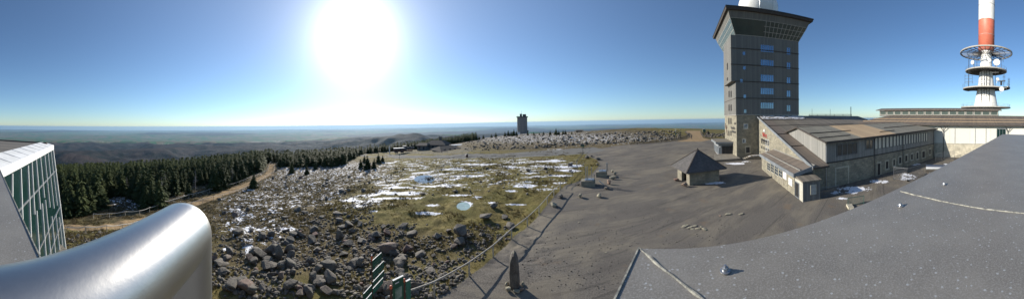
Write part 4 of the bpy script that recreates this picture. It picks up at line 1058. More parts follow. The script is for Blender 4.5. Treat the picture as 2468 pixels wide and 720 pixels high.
for s_ in (-1.7, .1):
    for ds in (0, 1.1): mb.bar(f(s_+ds, 4.6, 8), f(s_+ds, 3.0, 27.5), .14)
for k in range(26):
    z = 9+k*.7; o_ = 4.6-1.6*(z-8)/19.5
    for s_ in (-1.7, .1): mb.bar(f(s_, o_, z), f(s_+1.1, o_, z+(.35 if k % 2 else -.35)), .07)
mb.build('ladder_frame', 'steel_dark', ms)
# antennas and dishes standing on the platforms (bolted on)
def dish(s_, o_, z, r, ax=None):
    mb = MB(); c = f(s_, o_, z); d_ = (tc*.8+sd*(ax or 0)+Vector((0, 0, -.05))).normalized()
    mb.tube([c-d_*.25, c-d_*.1, c+d_*.12, c+d_*.3], [r*.35, r*.8, r, r*.96], 20); mb.bar(c-d_*.3, up(c-d_*.5, z-1.4), .12); mb.build('dish_antenna', 'white_shell', ms)
dish(3.6, 6.2, 29.4, 1.15); dish(1.1, 6.9, 29.9, .6); dish(-4.6, 5.8, 29.4, .75, -.6); dish(3.9, 6.5, 23.6, .6, .5); dish(5.3, 6.6, 20.2, .9, .3)
def aer(s_, o_, z0, z1, w_=.1, arms=0, aw=1.4):
    mb = MB(); mb.bar(f(s_, o_, z0), f(s_, o_, z1), w_)
    for k in range(arms):
        z = z0+(z1-z0)*(k+1.5)/(arms+1.5); mb.bar(f(s_-aw/2, o_, z), f(s_+aw/2, o_, z), .08); mb.bar(f(s_-aw/2, o_, z-.5), f(s_-aw/2, o_, z+.5), .07); mb.bar(f(s_+aw/2, o_, z-.5), f(s_+aw/2, o_, z+.5), .07)
    mb.build('aerial', 'steel_dark', ms)
aer(-6.1, 4.5, 21.2, 32.6, .16); aer(-6.1, 5.0, 21.4, 26, .14, 3, 2.6); aer(6.4, 3.5, 21.6, 26.4, .1, 2, .7); aer(3.2, 5.5, 21.5, 29, .14); aer(-3.2, 6.5, 27.7, 31.5, .1, 1, .8); aer(5.2, 5.4, 27.7, 31.8, .1, 1); aer(8.3, 2, 21.6, 25, .1, 3, .6); aer(-4.2, 7, 27.6, 30.5, .1)
MB().bar(f(3.6, 6.4, 31.3), f(6.1, 6.4, 31.5), .5, .18).build('equipment_rack', 'steel_dark', ms); MB().bar(f(4.2, 6.8, 22.9), f(6.6, 6.8, 23.0), 1.1, .2).bar(f(5.2, 6.8, 21.5), f(5.2, 6.8, 23), .5).build('equipment_rack', 'steel_dark', ms); MB().bar(f(1.8, 6.6, 25.8), f(4.3, 6.6, 25.9), .4, .18).build('equipment_rack', 'steel_dark', ms)
# ================================================================ ROUND... PYRAMID ROOF HUT
hN = atz(1662, 447, 0); hv = dirv(113); hu = dirv(20)
hR = hN+hv*5.15; hL = hN+hu*4.9; hB = hR+hu*4.9
ht = thing('stone_hut', (hN+hB)/2, 'small square stone refuge with steep shingled pyramid roof on the gravel', 'hut')
w1 = Wall(V2(hN), V2(hR)); w2 = Wall(V2(hN), V2(hL))
mb = MB(); mb.prism([V2(hN), V2(hR), V2(hR+hu*.45), V2(hN+hu*.45)], -.2, 2.45)
mb.prism([V2(hR+hu*.45), V2(hB), V2(hB-hv*.45), V2(hR+hu*.45-hv*.45)], -.2, 2.449); mb.prism([V2(hB-hv*.45), V2(hB-hv*.45-hu*.45), V2(hL-hu*.45), V2(hL)], -.2, 2.448)
for a, b_ in ((.45, 1.15), (3.1, 4.44)): mb.prism([V2(hN+hu*a), V2(hN+hu*b_), V2(hN+hu*b_+hv*.45), V2(hN+hu*a+hv*.45)], -.2, 2.447)
mb.prism([V2(hN+hu*1.16), V2(hN+hu*3.09), V2(hN+hu*3.09+hv*.4), V2(hN+hu*1.16+hv*.4)], 2.1, 2.446)
mb.build('wall', 'stone', ht)
ov = .85; cc = (hN+hB)/2; ap = up(cc, 5.0); ev = [up(hN-hu*ov-hv*ov, 2.15), up(hR-hu*ov+hv*ov, 2.15), up(hB+hu*ov+hv*ov, 2.15), up(hL+hu*ov-hv*ov, 2.15)]
mb = MB()
for i in range(4): mb.add([ev[i], ev[(i+1) % 4], ap, ev[i]-Vector((0, 0, .14)), ev[(i+1) % 4]-Vector((0, 0, .14)), ap-Vector((0, 0, .3))], [(0, 1, 2), (5, 4, 3), (0, 3, 4, 1)])
rf = mb.build('roof', 'shingle', ht)
mb = MB()
for e in ev: mb.bar(e+Vector((0, 0, .03)), ap+Vector((0, 0, .05)), .16, .06)
mb.lathe(cc, [(.01, 4.95), (.16, 5.0), (.1, 5.2), (.01, 5.3)], 8); mb.build('hip_ridge', 'darkwood', rf)
# ================================================================ ROCKS
def rock_mesh(seed, sx, sy, sz, npt=18, name='boulder', mat='rock', sub=True):
    r = random.Random(seed); bm = bmesh.new()
    for _ in range(npt):
        v = Vector((r.gauss(0, 1), r.gauss(0, 1), r.gauss(0, 1))).normalized()*r.uniform(.8, 1.05)
        bm.verts.new((v.x*sx, v.y*sy, v.z*sz))
    bmesh.ops.convex_hull(bm, input=bm.verts[:])
    for v in [v for v in bm.verts if not v.link_faces]: bm.verts.remove(v)
    bmesh.ops.dissolve_limit(bm, angle_limit=.2, verts=bm.verts[:], edges=bm.edges[:])
    bmesh.ops.bevel(bm, geom=bm.edges[:], offset=.1*min(sx, sy, sz), segments=1, affect='EDGES')
    bmesh.ops.triangulate(bm, faces=[f for f in bm.faces if len(f.verts) > 4])
    me = bpy.data.meshes.new(name); bm.to_mesh(me); bm.free(); me.materials.append(M[mat]); return me
ROCKS = [rock_mesh(s, 1, random.Random(s).uniform(.55, .95), random.Random(s*3).uniform(.35, .75), 12+s % 9) for s in range(16)]
ROCKP = [rock_mesh(s+50, 1, .7, .6, 14, mat='rock_pale') for s in range(5)]
def put_rock(p, size, me, rz=None, tilt=.3, name='boulder', sink=.15, zs=1.0):
    o = bpy.data.objects.new(name, me); C.objects.link(o)
    z0 = min(v.co.z for v in me.vertices)
    o.location = (p.x, p.y, p.z+(-z0*zs)*size*(1-sink)); o.scale = (size, size, size*zs)
    o.rotation_euler = (random.uniform(-tilt, tilt), random.uniform(-tilt, tilt), random.uniform(0, 6.28) if rz is None else rz)
    return o
spec = [ # px, py(base), width px, height factor, label
 (1110, 571, 46, 1.1, 'largest block-shaped grey boulder below the icy pond'), (1057, 575, 34, 1.0, 'wedge-shaped dark boulder left of the largest block'), (935, 606, 52, .8, 'long slanting flat boulder above the green signpost'),
 (982, 606, 30, 1.1, 'squat grey boulder right of the long slanting one'), (818, 576, 26, 1.9, 'upright pointed dark stone standing alone in the grass'), (671, 622, 34, 1.4, 'tall dark boulder beside the reddish slabs'),
 (643, 648, 40, 1.1, 'dark broad boulder below the reddish slab'), (868, 638, 36, 1.2, 'dark boulder with snow at its foot, left of the signpost'), (965, 646, 38, .8, 'flat boulder with a white snow edge behind the information board'),
 (605, 706, 44, .9, 'mossy boulder at the bottom of the slope, left'), (1000, 690, 40, .9, 'big rounded boulder behind the information board'), (700, 692, 46, .7, 'low wide mossy boulder in the stone field'),
 (575, 563, 40, .9, 'jagged dark boulder on the snowy bank'), (1216, 525, 30, .5, 'reddish flat slab near the rail'), (1230, 548, 44, .5, 'long low dark boulder under the rail'), (540, 660, 36, .9, 'dark boulder beside the end of the handrail'),
 (655, 645, 40, .5, 'reddish flat slab in the stone field'), (765, 605, 30, .8, 'grey angular stone in mid slope'), (900, 655, 26, .8, 'grey stone right beside the signpost'), (745, 700, 30, 1.1, 'pointed grey stone near the bottom edge'),
 (1095, 595, 30, .5, 'flat stone in the grass left of the rail'), (1190, 500, 22, .7, 'small dark boulder in the wet hollow'), (1170, 525, 40, .7, 'dark low boulder right of the icy pond'), (1018, 470, 24, .6, 'dark hummock rock among the snow streaks')]
for k, (x, y, wpx_, hf, lab) in enumerate(spec):
    p = gr(x, y); d = math.hypot(p.x, p.y); sz = wpx_/2*d/F
    o = put_rock(p, sz, ROCKS[k % 16], tilt=.12, zs=hf*1.2, rz=None); tag(o, lab, 'boulder')
edge_b = [ # boulders set out on the gravel
 (1335, 497, 26, .8, 'leaning pale boulder on the gravel nearest the rail'), (1351, 476, 22, .8, 'dark boulder by the fence corner with snow at its foot'), (1397, 476, 17, 1.2, 'pale upright boulder alone on the gravel, left of a matching one'), (1445, 475, 21, .9, 'rounded pale boulder alone on the gravel below the plinth'),
 (1392, 446, 14, 1.0, 'low grey boulder left of the instrument plinth'), (1463, 456, 16, 1.0, 'dark square stone right of the instrument plinth'), (1467, 444, 17, 1.3, 'tall pale boulder behind the dark square stone'), (1478, 432, 20, .9, 'pale flat boulder beside the rear plinth'),
 (1482, 421, 9, 1.7, 'thin bright stone standing on edge'), (1476, 415, 12, 1.0, 'dark boulder behind the thin bright stone'), (1440, 399, 9, 1.4, 'yellowish upright boulder at the gravel edge'), (1442, 385, 22, .7, 'stone heap at the gravel corner'),
 (1414, 381, 16, .9, 'dark boulder at the foot of the green sign pole'), (1425, 378, 12, .8, 'small dark boulder beside the sign pole'), (1649, 450, 20, 1.0, 'angular pale boulder in front of the hut doorway'), (1630, 436, 18, 1.0, 'mossy lump of stone at the hut corner'), (1374, 400, 18, .9, 'brown boulder on the snow near the fence')]
for k, (x, y, wpx_, hf, lab) in enumerate(edge_b):
    p = gr(x, y); d = math.hypot(p.x, p.y); sz = wpx_/2*d/F
    pale = any(w_ in lab for w_ in ('pale', 'yellow', 'bright')); o = put_rock(p, sz, (ROCKP[k % 5] if pale else ROCKS[(k*3) % 16]), tilt=.1, zs=hf*1.15); tag(o, lab, 'boulder')
# scattered boulders
zones = [((510, 545, 1240, 715), 520, (.16, .75), 'grey boulder lying in the stony slope below the meadow', 'boulders in the near stone field'),
         ((520, 470, 900, 560), 110, (.2, .8), 'dark weathered boulder among heather and snow', 'boulders among the heather'),
         ((160, 560, 480, 625), 60, (.2, .7), 'boulder on the bank below the dirt path', 'boulders below the dirt path'),
         ((200, 480, 480, 530), 25, (.2, .6), 'boulder between the dirt path and the spruces', 'boulders between path and spruces'),
         ((640, 395, 900, 470), 120, (.25, .9), 'boulder on the snowy heath below the spruces', 'boulders on the far heath'),
         ((900, 395, 1380, 470), 40, (.3, .8), 'dark boulder among snow streaks on the meadow', 'boulders on the snowy meadow')]
cand = []
for (x0, y0, x1, y1), n, (s0, s1), lab, grp in zones:
    for _ in range(n):
        x = random.uniform(x0, x1); y = random.uniform(y0, y1)
        if grp.startswith('boulders in the near'):
            if y < 545+30*abs((x-900)/340)**2: continue
            lim = np.interp(x, [985, 1070, 1153, 1247, 1300], [690, 655, 600, 528, 480])
            if x > 985 and y > lim-12: continue
            dens = 1 if x < 1000 else .55
            if x > 780 and y > 660 and x < 1000: dens = .5
            if random.random() > dens: continue
        p = gr(x, y)
        if nearpath(p.x, p.y, pathw) < 2.4: continue
        if inside(p.x, p.y, plaza): continue
        s = s0*.8+(s1-s0)*random.random()**3.4*1.15
        cand.append((s/math.hypot(p.x, p.y), p, s, lab, grp))
for rx in range(800):   # rubble of the block field beyond the road
    x = random.uniform(1120, 1640); yt = np.interp(x, [1120, 1250, 1400, 1640], [338, 325, 322, 314]); yb = np.interp(x, [1120, 1300, 1500, 1640], [365, 358, 345, 334])
    y = random.uniform(yt, yb); p = gr(x, y); s = .25+.85*random.random()**2.5
    cand.append((s/math.hypot(p.x, p.y)*.6, p, s*1.15, 'boulder in the block field beyond the road', 'boulders of the far block field'))
for rx in range(60):
    x = random.uniform(1700, 1750); y = random.uniform(322, 331); p = gr(x, y); cand.append((.001, p, random.uniform(.3, .9), 'x', 'boulders of the far block field'))
cand.sort(key=lambda c: -c[0])
for c in cand[:235]:
    o = put_rock(c[1], c[2], random.choice(ROCKS), zs=random.uniform(.6, 1.3), sink=.35); tag(o, c[3], 'boulder', c[4])
def merge_instances(items, name, mat, smooth=False):
    """items: (mesh arrays (co, tris), matrix 3x3, loc)"""
    V = []; Fc = []; o = 0
    for (co, tr), Mx, loc in items:
        V.append(co @ Mx.T + loc); Fc.append(tr+o); o += len(co)
    V = np.concatenate(V).astype(np.float32); Fc = np.concatenate(Fc).astype(np.int32)
    me = bpy.data.meshes.new(name); me.vertices.add(len(V)); me.vertices.foreach_set('co', V.ravel())
    me.loops.add(Fc.size); me.loops.foreach_set('vertex_index', Fc.ravel()); me.polygons.add(len(Fc)); me.polygons.foreach_set('loop_start', np.arange(len(Fc), dtype=np.int32)*3)
    me.update(calc_edges=True); me.materials.append(M[mat]); ob = bpy.data.objects.new(name, me); C.objects.link(ob); return ob
def arr(me):
    me.calc_loop_triangles(); co = np.array([v.co[:] for v in me.vertices]); tr = np.array([t.vertices[:] for t in me.loop_triangles]); return co, tr
def rot(rz, rx=0, ry=0, s=(1, 1, 1)):
    return np.array((Matrix.Rotation(rz, 3, 'Z') @ Matrix.Rotation(rx, 3, 'X') @ Matrix.Rotation(ry, 3, 'Y') @ Matrix.Diagonal(s)))
RA = [arr(m) for m in ROCKS[:8]]
items = []
for c in cand[235:]:
    s = c[2]; items.append((random.choice(RA), rot(random.uniform(0, 6.28), random.uniform(-.3, .3), random.uniform(-.3, .3), (s, s, s*random.uniform(.8, 1.4))), np.array([c[1].x, c[1].y, c[1].z+s*.25])))
RX = []
for _ in range(14000):      # small rubble
    q = random.random()
    if q < .42:
        x = random.uniform(500, 1230); y = 540+180*random.random()
        if vnoise(x/60, y/28, 5) < .38: continue
    elif q < .5: x = random.uniform(160, 480); y = random.uniform(555, 630)
    elif q < .87: x = random.uniform(500, 900) if q < .78 else random.uniform(880, 1380); y = random.uniform(395, 540) if q < .78 else random.uniform(388, 440)
    else: x = random.uniform(1240, 1850); y = random.uniform(500, 700)
    RX.append((x, y, q))
for p, (x, y, q) in zip(gr_many([r[0] for r in RX], [r[1] for r in RX]), RX):
    s = (.03+.20*random.random()**2.2)*(1 if q < .87 else .3)
    if q < .87 and (inside(p.x, p.y, plaza) or nearpath(p.x, p.y, pathw) < 2): continue
    if math.hypot(p.x, p.y) < 6: continue
    items.append((random.choice(RA), rot(random.uniform(0, 6.28), 0, 0, (s, s, s)), np.array([p.x, p.y, p.z+s*.25])))
tag(merge_instances(items, 'rubble', 'rock'), kind='stuff')
# pale broken stones lying on the gravel
for (x, y, s) in ((1653, 545, .35), (1660, 549, .3), (1672, 545, .3), (1682, 552, .28), (1697, 553, .35), (1645, 548, .2), (1668, 552, .2), (1690, 547, .2), (1785, 516, .35), (1755, 517, .4), (1735, 520, .2), (1396, 536, .15), (1460, 608, .12)):
    p = gr(x, y); o = put_rock(p, s*1.2, random.choice(ROCKP), zs=.25, tilt=.05, name='flat_stone'); tag(o, 'flat pale stone lying on the gravel square', 'stone', 'flat pale stones on the gravel')
# ---------------------------------------------------------------- standing stone
sb = atz(1240, 690, 0)
st = thing('standing_stone', sb, 'tall narrow upright stone slab standing alone on the gravel', 'standing stone')
out = [(-.26, 0), (.28, 0), (.34, .5), (.31, 1.1), (.27, 1.7), (.16, 2.05), (.02, 2.2), (-.14, 2.12), (-.27, 1.8), (-.34, 1.2), (-.33, .5)]
fx = dirv(100); fy = dirv(190)
bm_ = MB(); o_ = []
for lay, (off, k) in enumerate(((-.34, .62), (-.22, .95), (.1, 1.0), (.3, .8))):
    for a, z in out: q = sb+fx*(a*k+off*.12)+fy*off; o_.append(up(q, z*(1 if k > .9 else .96)-.1))
n = len(out); fs = [tuple(range(n))[::-1], tuple(range(3*n, 4*n))]
for l in range(3):
    for i in range(n): fs.append((l*n+i, l*n+(i+1) % n, (l+1)*n+(i+1) % n, (l+1)*n+i))
bm_.add(o_, fs).build('slab', 'rock', st, bevel=.03)
for k, (dx, dy, s) in enumerate(((-.45, .1, .22), (-.35, -.35, .26), (.1, -.5, .24), (.5, .1, .2), (-.1, .45, .2), (.42, -.35, .2))):
    o = put_rock(sb+Vector((dx, dy, 0)), s, ROCKP[k % 5], name='footing_stone'); tag(o, 'small pale stone wedged round the foot of the standing stone', 'stone', 'stones round the standing stone')
# ================================================================ FENCES
def rope_fence(pts, h, label, step, name='rope_fence', mat='wood_pole', r=.03, rails=(1.0,), cat='fence', post='wood_pole', sag=0):
    P = [Vector(p) for p in pts]; f_ = thing(name, P[0], label, cat)
    L = [0]
    for a, b_ in zip(P, P[1:]): L.append(L[-1]+(b_-a).length)
    n = max(2, int(L[-1]/step)); tt = [L[-1]*i/n for i in range(n+1)]
    def at_(t):
        for i in range(len(P)-1):
            if t <= L[i+1]+1e-6: k = (t-L[i])/(L[i+1]-L[i]+1e-9); q = P[i].lerp(P[i+1], k); return Vector((q.x, q.y, gz(q.x, q.y)))
    Q = [at_(t) for t in tt]
    for q in Q[:100]:
        MB().tube([q-Vector((0, 0, .2)), q+Vector((random.uniform(-.03, .03), random.uniform(-.03, .03), h*1.02))], r*1.2, 6).build('post', post, f_)
    for rr2 in rails:
        pts2 = []
        for a, b_ in zip(Q, Q[1:]):
            for k in range(4):
                t = k/4; q = a.lerp(b_, t); pts2.append(q+Vector((0, 0, h*rr2-sag*4*t*(1-t))))
        pts2.append(Q[-1]+Vector((0, 0, h*rr2))); MB().tube(pts2, r, 6).build('rail', mat, f_)
    return f_
rope_fence([Vector((p.x, p.y, 0)) for p in [atz(930, 716, .9)]+RAIL], .9, 'low greyed wooden rail running along the gravel square edge', 2.6, 'wooden_rail', r=.05, mat='wood_pole')
up_edge = [(225, 527), (270, 525), (330, 521), (365, 508), (400, 494), (450, 479), (505, 463), (560, 449), (610, 430), (645, 414), (649, 398), (655, 393)]
lo_edge = [(158, 563), (200, 564), (250, 561), (310, 553), (350, 543), (395, 530), (425, 518), (438, 501), (470, 494), (520, 482), (565, 468), (620, 446), (662, 416), (661, 402), (672, 391)]
rope_fence([gr(*p) for p in up_edge], .95, 'rope and post fence along the forest side of the dirt path', 3.0, mat='rope', r=.045, sag=.12)
rope_fence([gr(*p) for p in lo_edge], .95, 'rope and post fence along the meadow side of the dirt path', 3.0, mat='rope', r=.045, sag=.12)
rope_fence([gr(*p) for p in ((1350, 452), (1362, 443), (1380, 424), (1393, 412), (1388, 396), (1396, 386), (1404, 376))], .9, 'crooked chain fence on the snowy corner of the meadow', 2.4, 'chain_fence', 'steel_dark', .03, (.95, .5), post='steel_dark', sag=.1)
rope_fence([gr(*p) for p in ((1000, 371), (1080, 371), (1160, 370.5), (1210, 368), (1280, 363), (1300, 361.5))], 1.1, 'thin post fence along the far side of the road', 4.0, 'post_fence', 'steel', .035)
rope_fence([gr(*p) for p in ((905, 384), (960, 384.5), (1010, 385), (1080, 386), (1160, 385), (1240, 382), (1300, 379), (1345, 376))], 1.0, 'thin post fence along the near side of the road', 4.0, 'post_fence', 'steel_dark', .03)
rope_fence([gr(*p) for p in ((1520, 349), (1580, 344), (1640, 337), (1655, 331), (1659, 326), (1651, 319))], .7, 'low dark rail round the grass beside the summit path', 2.5, 'low_rail', 'darkwood', .09, (.5, 1), post='darkwood')
rope_fence([gr(*p) for p in ((1689, 318), (1690, 324), (1695, 330), (1705, 332), (1716, 334))], .8, 'low dark rail bending away right of the summit path', 2.0, 'low_rail', 'darkwood', .09, (.5, 1), post='darkwood')
# ================================================================ SIGNPOST AND BOARD
def flat_board(par, x0, y0, x1, y1, xb0, yb0, d0, d1, name, mat, th=.03):
    pass
sg = atd(896, 628, 12.7); sgx = V2(sg)
sp_ = thing('direction_signpost', up(sg, gz(*sgx)), 'green finger signpost with an orange-red top above the boulders', 'signpost')
MB().tube([up(sg, gz(*sgx)-.2), up(sg, sg.z+.02)], .035, 8).build('pole', 'rust', sp_)
zt2 = sg.z
MB().tube([up(sg, zt2), up(sg, zt2+.28)], .045, 10).build('cap', 'redcap', sp_); MB().tube([up(sg, zt2+.28), up(sg, zt2+.33)], [.046, .03], 10).build('cap_top', 'sign_white', sp_)
sdir = dirv(-1); sdir2 = dirv(177)
def finger(z1, h, a, b_, dr, mat, tl=None):
    w = Wall(V2(sg), V2(sg+dr)); mb = MB(); p = sg+dr*a; q = sg+dr*b_; side = Vector((dr.y, -dr.x, 0))*.02
    mb.hexa([up(p-side, z1-h), up(q-side, z1-h), up(q+side, z1-h), up(p+side, z1-h), up(p-side, z1), up(q-side, z1), up(q+side, z1), up(p+side, z1)])
    o = mb.build('sign_arm', mat, sp_); mb = MB(); mb.bar(up(p, z1+.012), up(q, z1+.012), .035, .015); mb.build('top_edge', 'sign_white', o)
    for k in range(2 if h > .3 else 1):
        mb = MB()
        r_ = random.Random(k+int(z1*10)); t = .12
        zz = z1-h*(.35+.35*k)
        n_ = w.n*.026
        while t < (b_-a)-.2:
            l = r_.uniform(.05, .14); s_ = (sg+dr*(a+t)); e = (sg+dr*(a+t+l)); mb.bar(up(s_+n_, zz), up(e+n_, zz), .008, .028, up=(0, 0, 1)); t += l+.05
        mb.build('lettering', 'sign_grey', o)
zt3 = zt2-.03
finger(zt3, .46, .03, 1.0, sdir, 'green'); finger(zt3-.62, .42, .03, 1.25, sdir, 'green'); finger(zt3-1.18, .27, .03, 1.25, sdir, 'green'); finger(zt3-1.55, .3, .03, 1.15, sdir, 'green_light')
finger(zt3-1.27, .3, .03, .85, sdir2, 'green'); finger(zt3-1.70, .3, .03, .85, sdir2, 'green_light')
b0 = atd(942, 695, 9.9); b1_ = atd(974, 678, 10.3)
ib = thing('information_board', up(b0, gz(b0.x, b0.y)), 'green panorama information board between two red-capped posts at bottom edge', 'information board')
for p in (b0, b1_):
    z_ = p.z; mb = MB().tube([up(p, gz(p.x, p.y)-.2), up(p, z_)], .055, 10).build('post', 'rust', ib)
    MB().tube([up(p, z_), up(p, z_+.10), up(p, z_+.13)], [.06, .06, .03], 10).build('cap', 'redcap', mb)
wI = Wall(V2(b0), V2(b1_)); mb = MB(); ztb = (b0.z+b1_.z)/2+.28; wI.slab(mb, .1, wI.L-.05, ztb-1.75, ztb, -.03, .03); pb = mb.build('panel', 'green', ib)
mb = MB(); wI.slab(mb, .2, wI.L-.15, ztb-1.3, ztb-.38, .03, .036); mb.build('map_print', 'sign_grey', pb)
mb = MB(); wI.slab(mb, .1, wI.L-.05, ztb, ztb+.025, -.04, .04); mb.build('top_edge', 'sign_white', pb)
for z in (.12, .22): 
    mb = MB(); wI.slab(mb, .2, wI.L-.3, ztb-z-.05, ztb-z, .03, .036); mb.build('lettering', 'sign_white', pb) if z == .12 else None
b2_ = b1_+(b1_-b0).normalized()*.3+Vector((.02, .05, 0)); wJ = Wall(V2(b1_+(b1_-b0).normalized()*.1), V2(b2_)); mb = MB(); wJ.slab(mb, 0, wJ.L, ztb-2.0, ztb-.32, -.03, .03); pj = mb.build('side_panel', 'green_light', ib)
mb = MB(); wJ.slab(mb, 0, wJ.L, ztb-.32, ztb-.3, -.04, .04); mb.build('top_edge', 'sign_white', pj)
# ================================================================ WEATHER INSTRUMENTS
def plinth(x, y, wpx_, lab, hgt, posts, main=True):
    p = gr(x, y); d = math.hypot(p.x, p.y); w_ = wpx_*d/F
    t = thing('instrument_plinth', p, lab, 'instrument stand'); az_ = math.atan2(p.x, p.y)
    r_ = Vector((math.cos(az_), -math.sin(az_), 0)); f2 = Vector((math.sin(az_), math.cos(az_), 0))
    def bx(a0, a1, b0_, b1_, z0, z1): 
        q = [p+r_*a0+f2*b0_, p+r_*a1+f2*b0_, p+r_*a1+f2*b1_, p+r_*a0+f2*b1_]; return [V2(k) for k in q], p.z+z0, p.z+z1
    MB().prism(*bx(-w_/2, w_/2, 0, 1.6, -.2, hgt)).build('stone_base', 'stone', t)
    MB().prism(*bx(-w_*.25, w_*.4, .3, 1.3, hgt, hgt+.12)).build('steel_plate', 'steel', t)
    for a, h in posts:
        mb = MB(); mb.tube([up(p+r_*a+f2*.7, p.z+hgt), up(p+r_*a+f2*.7, p.z+hgt+h)], .07, 8); mb.build('instrument_post', 'steel', t)
    return t, p, r_, f2
t, p, r_, f2 = plinth(1418, 450, 34, 'stone plinth with steel instrument columns at the gravel edge', .85, [(-.35, 2.1), (-.1, 2.1), (.55, 2.0), (.95, .9)])
MB().bar(p+r_*1.6+Vector((0, 0, .9)), p+r_*2.5+Vector((0, 0, .15)), .3, .08).build('sloping_plate', 'steel', t)
plinth(1450, 427, 27, 'second stone plinth with steel plate behind the first', .9, [(.9, 1.5), (1.1, 1.5), (-.3, .5), (.1, .4)])
p = gr(1405, 372); gp_ = thing('green_direction_pole', p, 'slim pole with small green sign where road meets gravel', 'signpost')
MB().tube([p-Vector((0, 0, .2)), p+Vector((0, 0, 3.0))], .07, 8).build('pole', 'steel_dark', gp_); MB().box(tuple(p+Vector((0, 0, 2.6))), (1.1, .06, .45)).build('sign_arm', 'green', gp_); MB().box(tuple(p+Vector((.1, 0, 2.1))), (.9, .06, .35), .9).build('sign_arm', 'green', gp_)
# snow-free little ponds
def pond(k, nm, mat):
    c, ra, rb_, ang = PL[k]; P = []
    for i in range(28):
        t = 2*math.pi*i/28; u, v = ra*math.cos(t), rb_*math.sin(t); P.append(Vector((c.x+u*math.cos(ang)+v*math.sin(ang), c.y-u*math.sin(ang)+v*math.cos(ang), c.z-.015)))
    o = MB().plate(P, .2).build(nm, mat, None, loc=c); o['kind'] = 'structure'
pond(0, 'pond', 'water'); pond(1, 'frozen_pond', 'ice')
# ================================================================ THINGS ON THE RIGHT GRAVEL
p0 = atz(2232, 424, 0); 
tk = thing('steel_tank', p0, 'shiny horizontal steel cylinder on short legs behind the roof cap', 'tank')
dt = (atz(2330, 424, 0)-p0).normalized(); MB().tube([up(p0, 1.35), up(p0+dt*.02, 1.35), up(p0+dt*9, 1.35)], [.56, .62, .62], 32).build('cylinder', 'inox', tk, smooth=False)
mb = MB(); 
for k in (.6, 3.4, 6): mb.bar(up(p0+dt*k, 0), up(p0+dt*k, .8), .12)
mb.build('leg', 'steel', tk)
for k, ((xa, ya), (xb, yb), lab) in enumerate((((2154, 432), (2188, 436), 'nearest mesh fence panel on the snowy patch before the wing'), ((2188, 436), (2232, 421), 'mesh fence panel running on towards the steel tank'), ((2255, 392), (2270, 388), 'leaning mesh fence panel at the far end of the wing'), ((2275, 386), (2300, 384), 'far mesh fence panel before the pale hall'))):
    a = atz(xa, ya, 0); b_ = atz(xb, yb, 0); f_ = thing('mesh_fence', a, lab, 'fence')
    mb = MB(); mb.bar(a, up(a, 2.0), .05); mb.bar(b_, up(b_, 2.0), .05); mb.bar(up(a, 2.0), up(b_, 2.0), .05); mb.bar(up(a, .15), up(b_, .15), .04); mb.build('frame', 'steel', f_)
    mb = MB(); n = 14
    for i in range(1, n): q = a.lerp(b_, i/n); mb.bar(up(q, .15), up(q, 2.0), .012)
    for i in range(1, 7): mb.bar(up(a, .15+i*.27), up(b_, .15+i*.27), .012)
    mb.build('mesh', 'steel', f_)
    mb = MB(); mb.box(tuple(up(a, .07)), (.6, .25, .14)); mb.box(tuple(up(b_, .07)), (.6, .25, .14)); mb.build('foot', 'steel_dark', f_)
def railing(a, b_, h, lab, mat='steel_dark', step=.13):
    f_ = thing('railing', a, lab, 'railing'); L = (b_-a).length; n = int(L/step); mb = MB()
    mb.bar(up(a, a.z+h), up(b_, b_.z+h), .05); mb.bar(up(a, a.z+.12), up(b_, b_.z+.12), .035)
    for i in range(1, n): q = a.lerp(b_, i/n); mb.bar(up(q, q.z+.12), up(q, q.z+h), .018)
    mb.build('bars', mat, f_)
    for q in (a, b_): MB().bar(up(q, q.z), up(q, q.z+h+.05), .07).build('post', mat, f_)
railing(atz(2044, 497, .0), atz(2082, 491, .0), .95, 'short dark bar railing on a stone edge in front of the roof cap', 'green_dark')
MB().box(tuple(atz(2050, 503, .0)+Vector((.35, .1, .05))), (1.1, .6, .4), math.radians(20)).build('kerb_block', 'stone_pale', None, loc=atz(2050, 503, 0)); tag(bpy.data.objects['kerb_block'], 'pale stone block at the foot of the short bar railing', 'stone block')
railing(atz(1981, 476, 0), atz(2021, 470, 0), 1.25, 'blue-grey bar railing beside the porch on snow', 'timber_blue')
# ================================================================ FAR TOWER, STATION, TRAIN
D = 250.0; u_ = D/F
fc = atd(1259, 320, D); fz = gz(fc.x, fc.y); g_ = math.atan2(fc.x, fc.y); rr_ = Vector((math.cos(g_), -math.sin(g_), 0)); ff_ = Vector((math.sin(g_), math.cos(g_), 0))
ft_ = thing('round_block_tower', up(fc, fz), 'distant square concrete tower with rooftop antennas on the ridge', 'tower')
def octa(r, k=.82): return [(fc.x+r*math.cos(a)*1, fc.y+r*math.sin(a)) for a in [math.radians(22.5+45*i) for i in range(8)]]
def zf(y): return EYE+(295-.5-y)*u_
MB().prism(octa(5.9), fz-3, zf(283)).build('shaft', 'tower_concrete', ft_)
MB().prism(octa(6.7), zf(283), zf(280.5)).build('parapet', 'steel_dark', ft_)
for a, b_, h in ((-2.5, 0, 274), (.6, 4.4, 275)): 
    q = [fc+rr_*a, fc+rr_*b_, fc+rr_*b_+ff_*3, fc+rr_*a+ff_*3]; MB().prism([V2(k) for k in q], zf(280.5), zf(h)).build('roof_block', 'steel_dark', ft_)
mb = MB(); mb.tube([up(fc-rr_*.6, zf(274)), up(fc-rr_*.6, zf(267))], .12, 6)
for a in (-5, -4, 3, 4.5): mb.tube([up(fc+rr_*a, zf(281)), up(fc+rr_*a, zf(277.5))], .1, 6)
mb.build('antenna', 'steel_dark', ft_)
q = [fc-rr_*5.5-ff_*5, fc-ff_*5-rr_*.5, fc-rr_*.5, fc-rr_*5.5]; MB().prism([V2(k) for k in q], fz-2, [zf(318)]*4).build('annex', 'white', ft_)
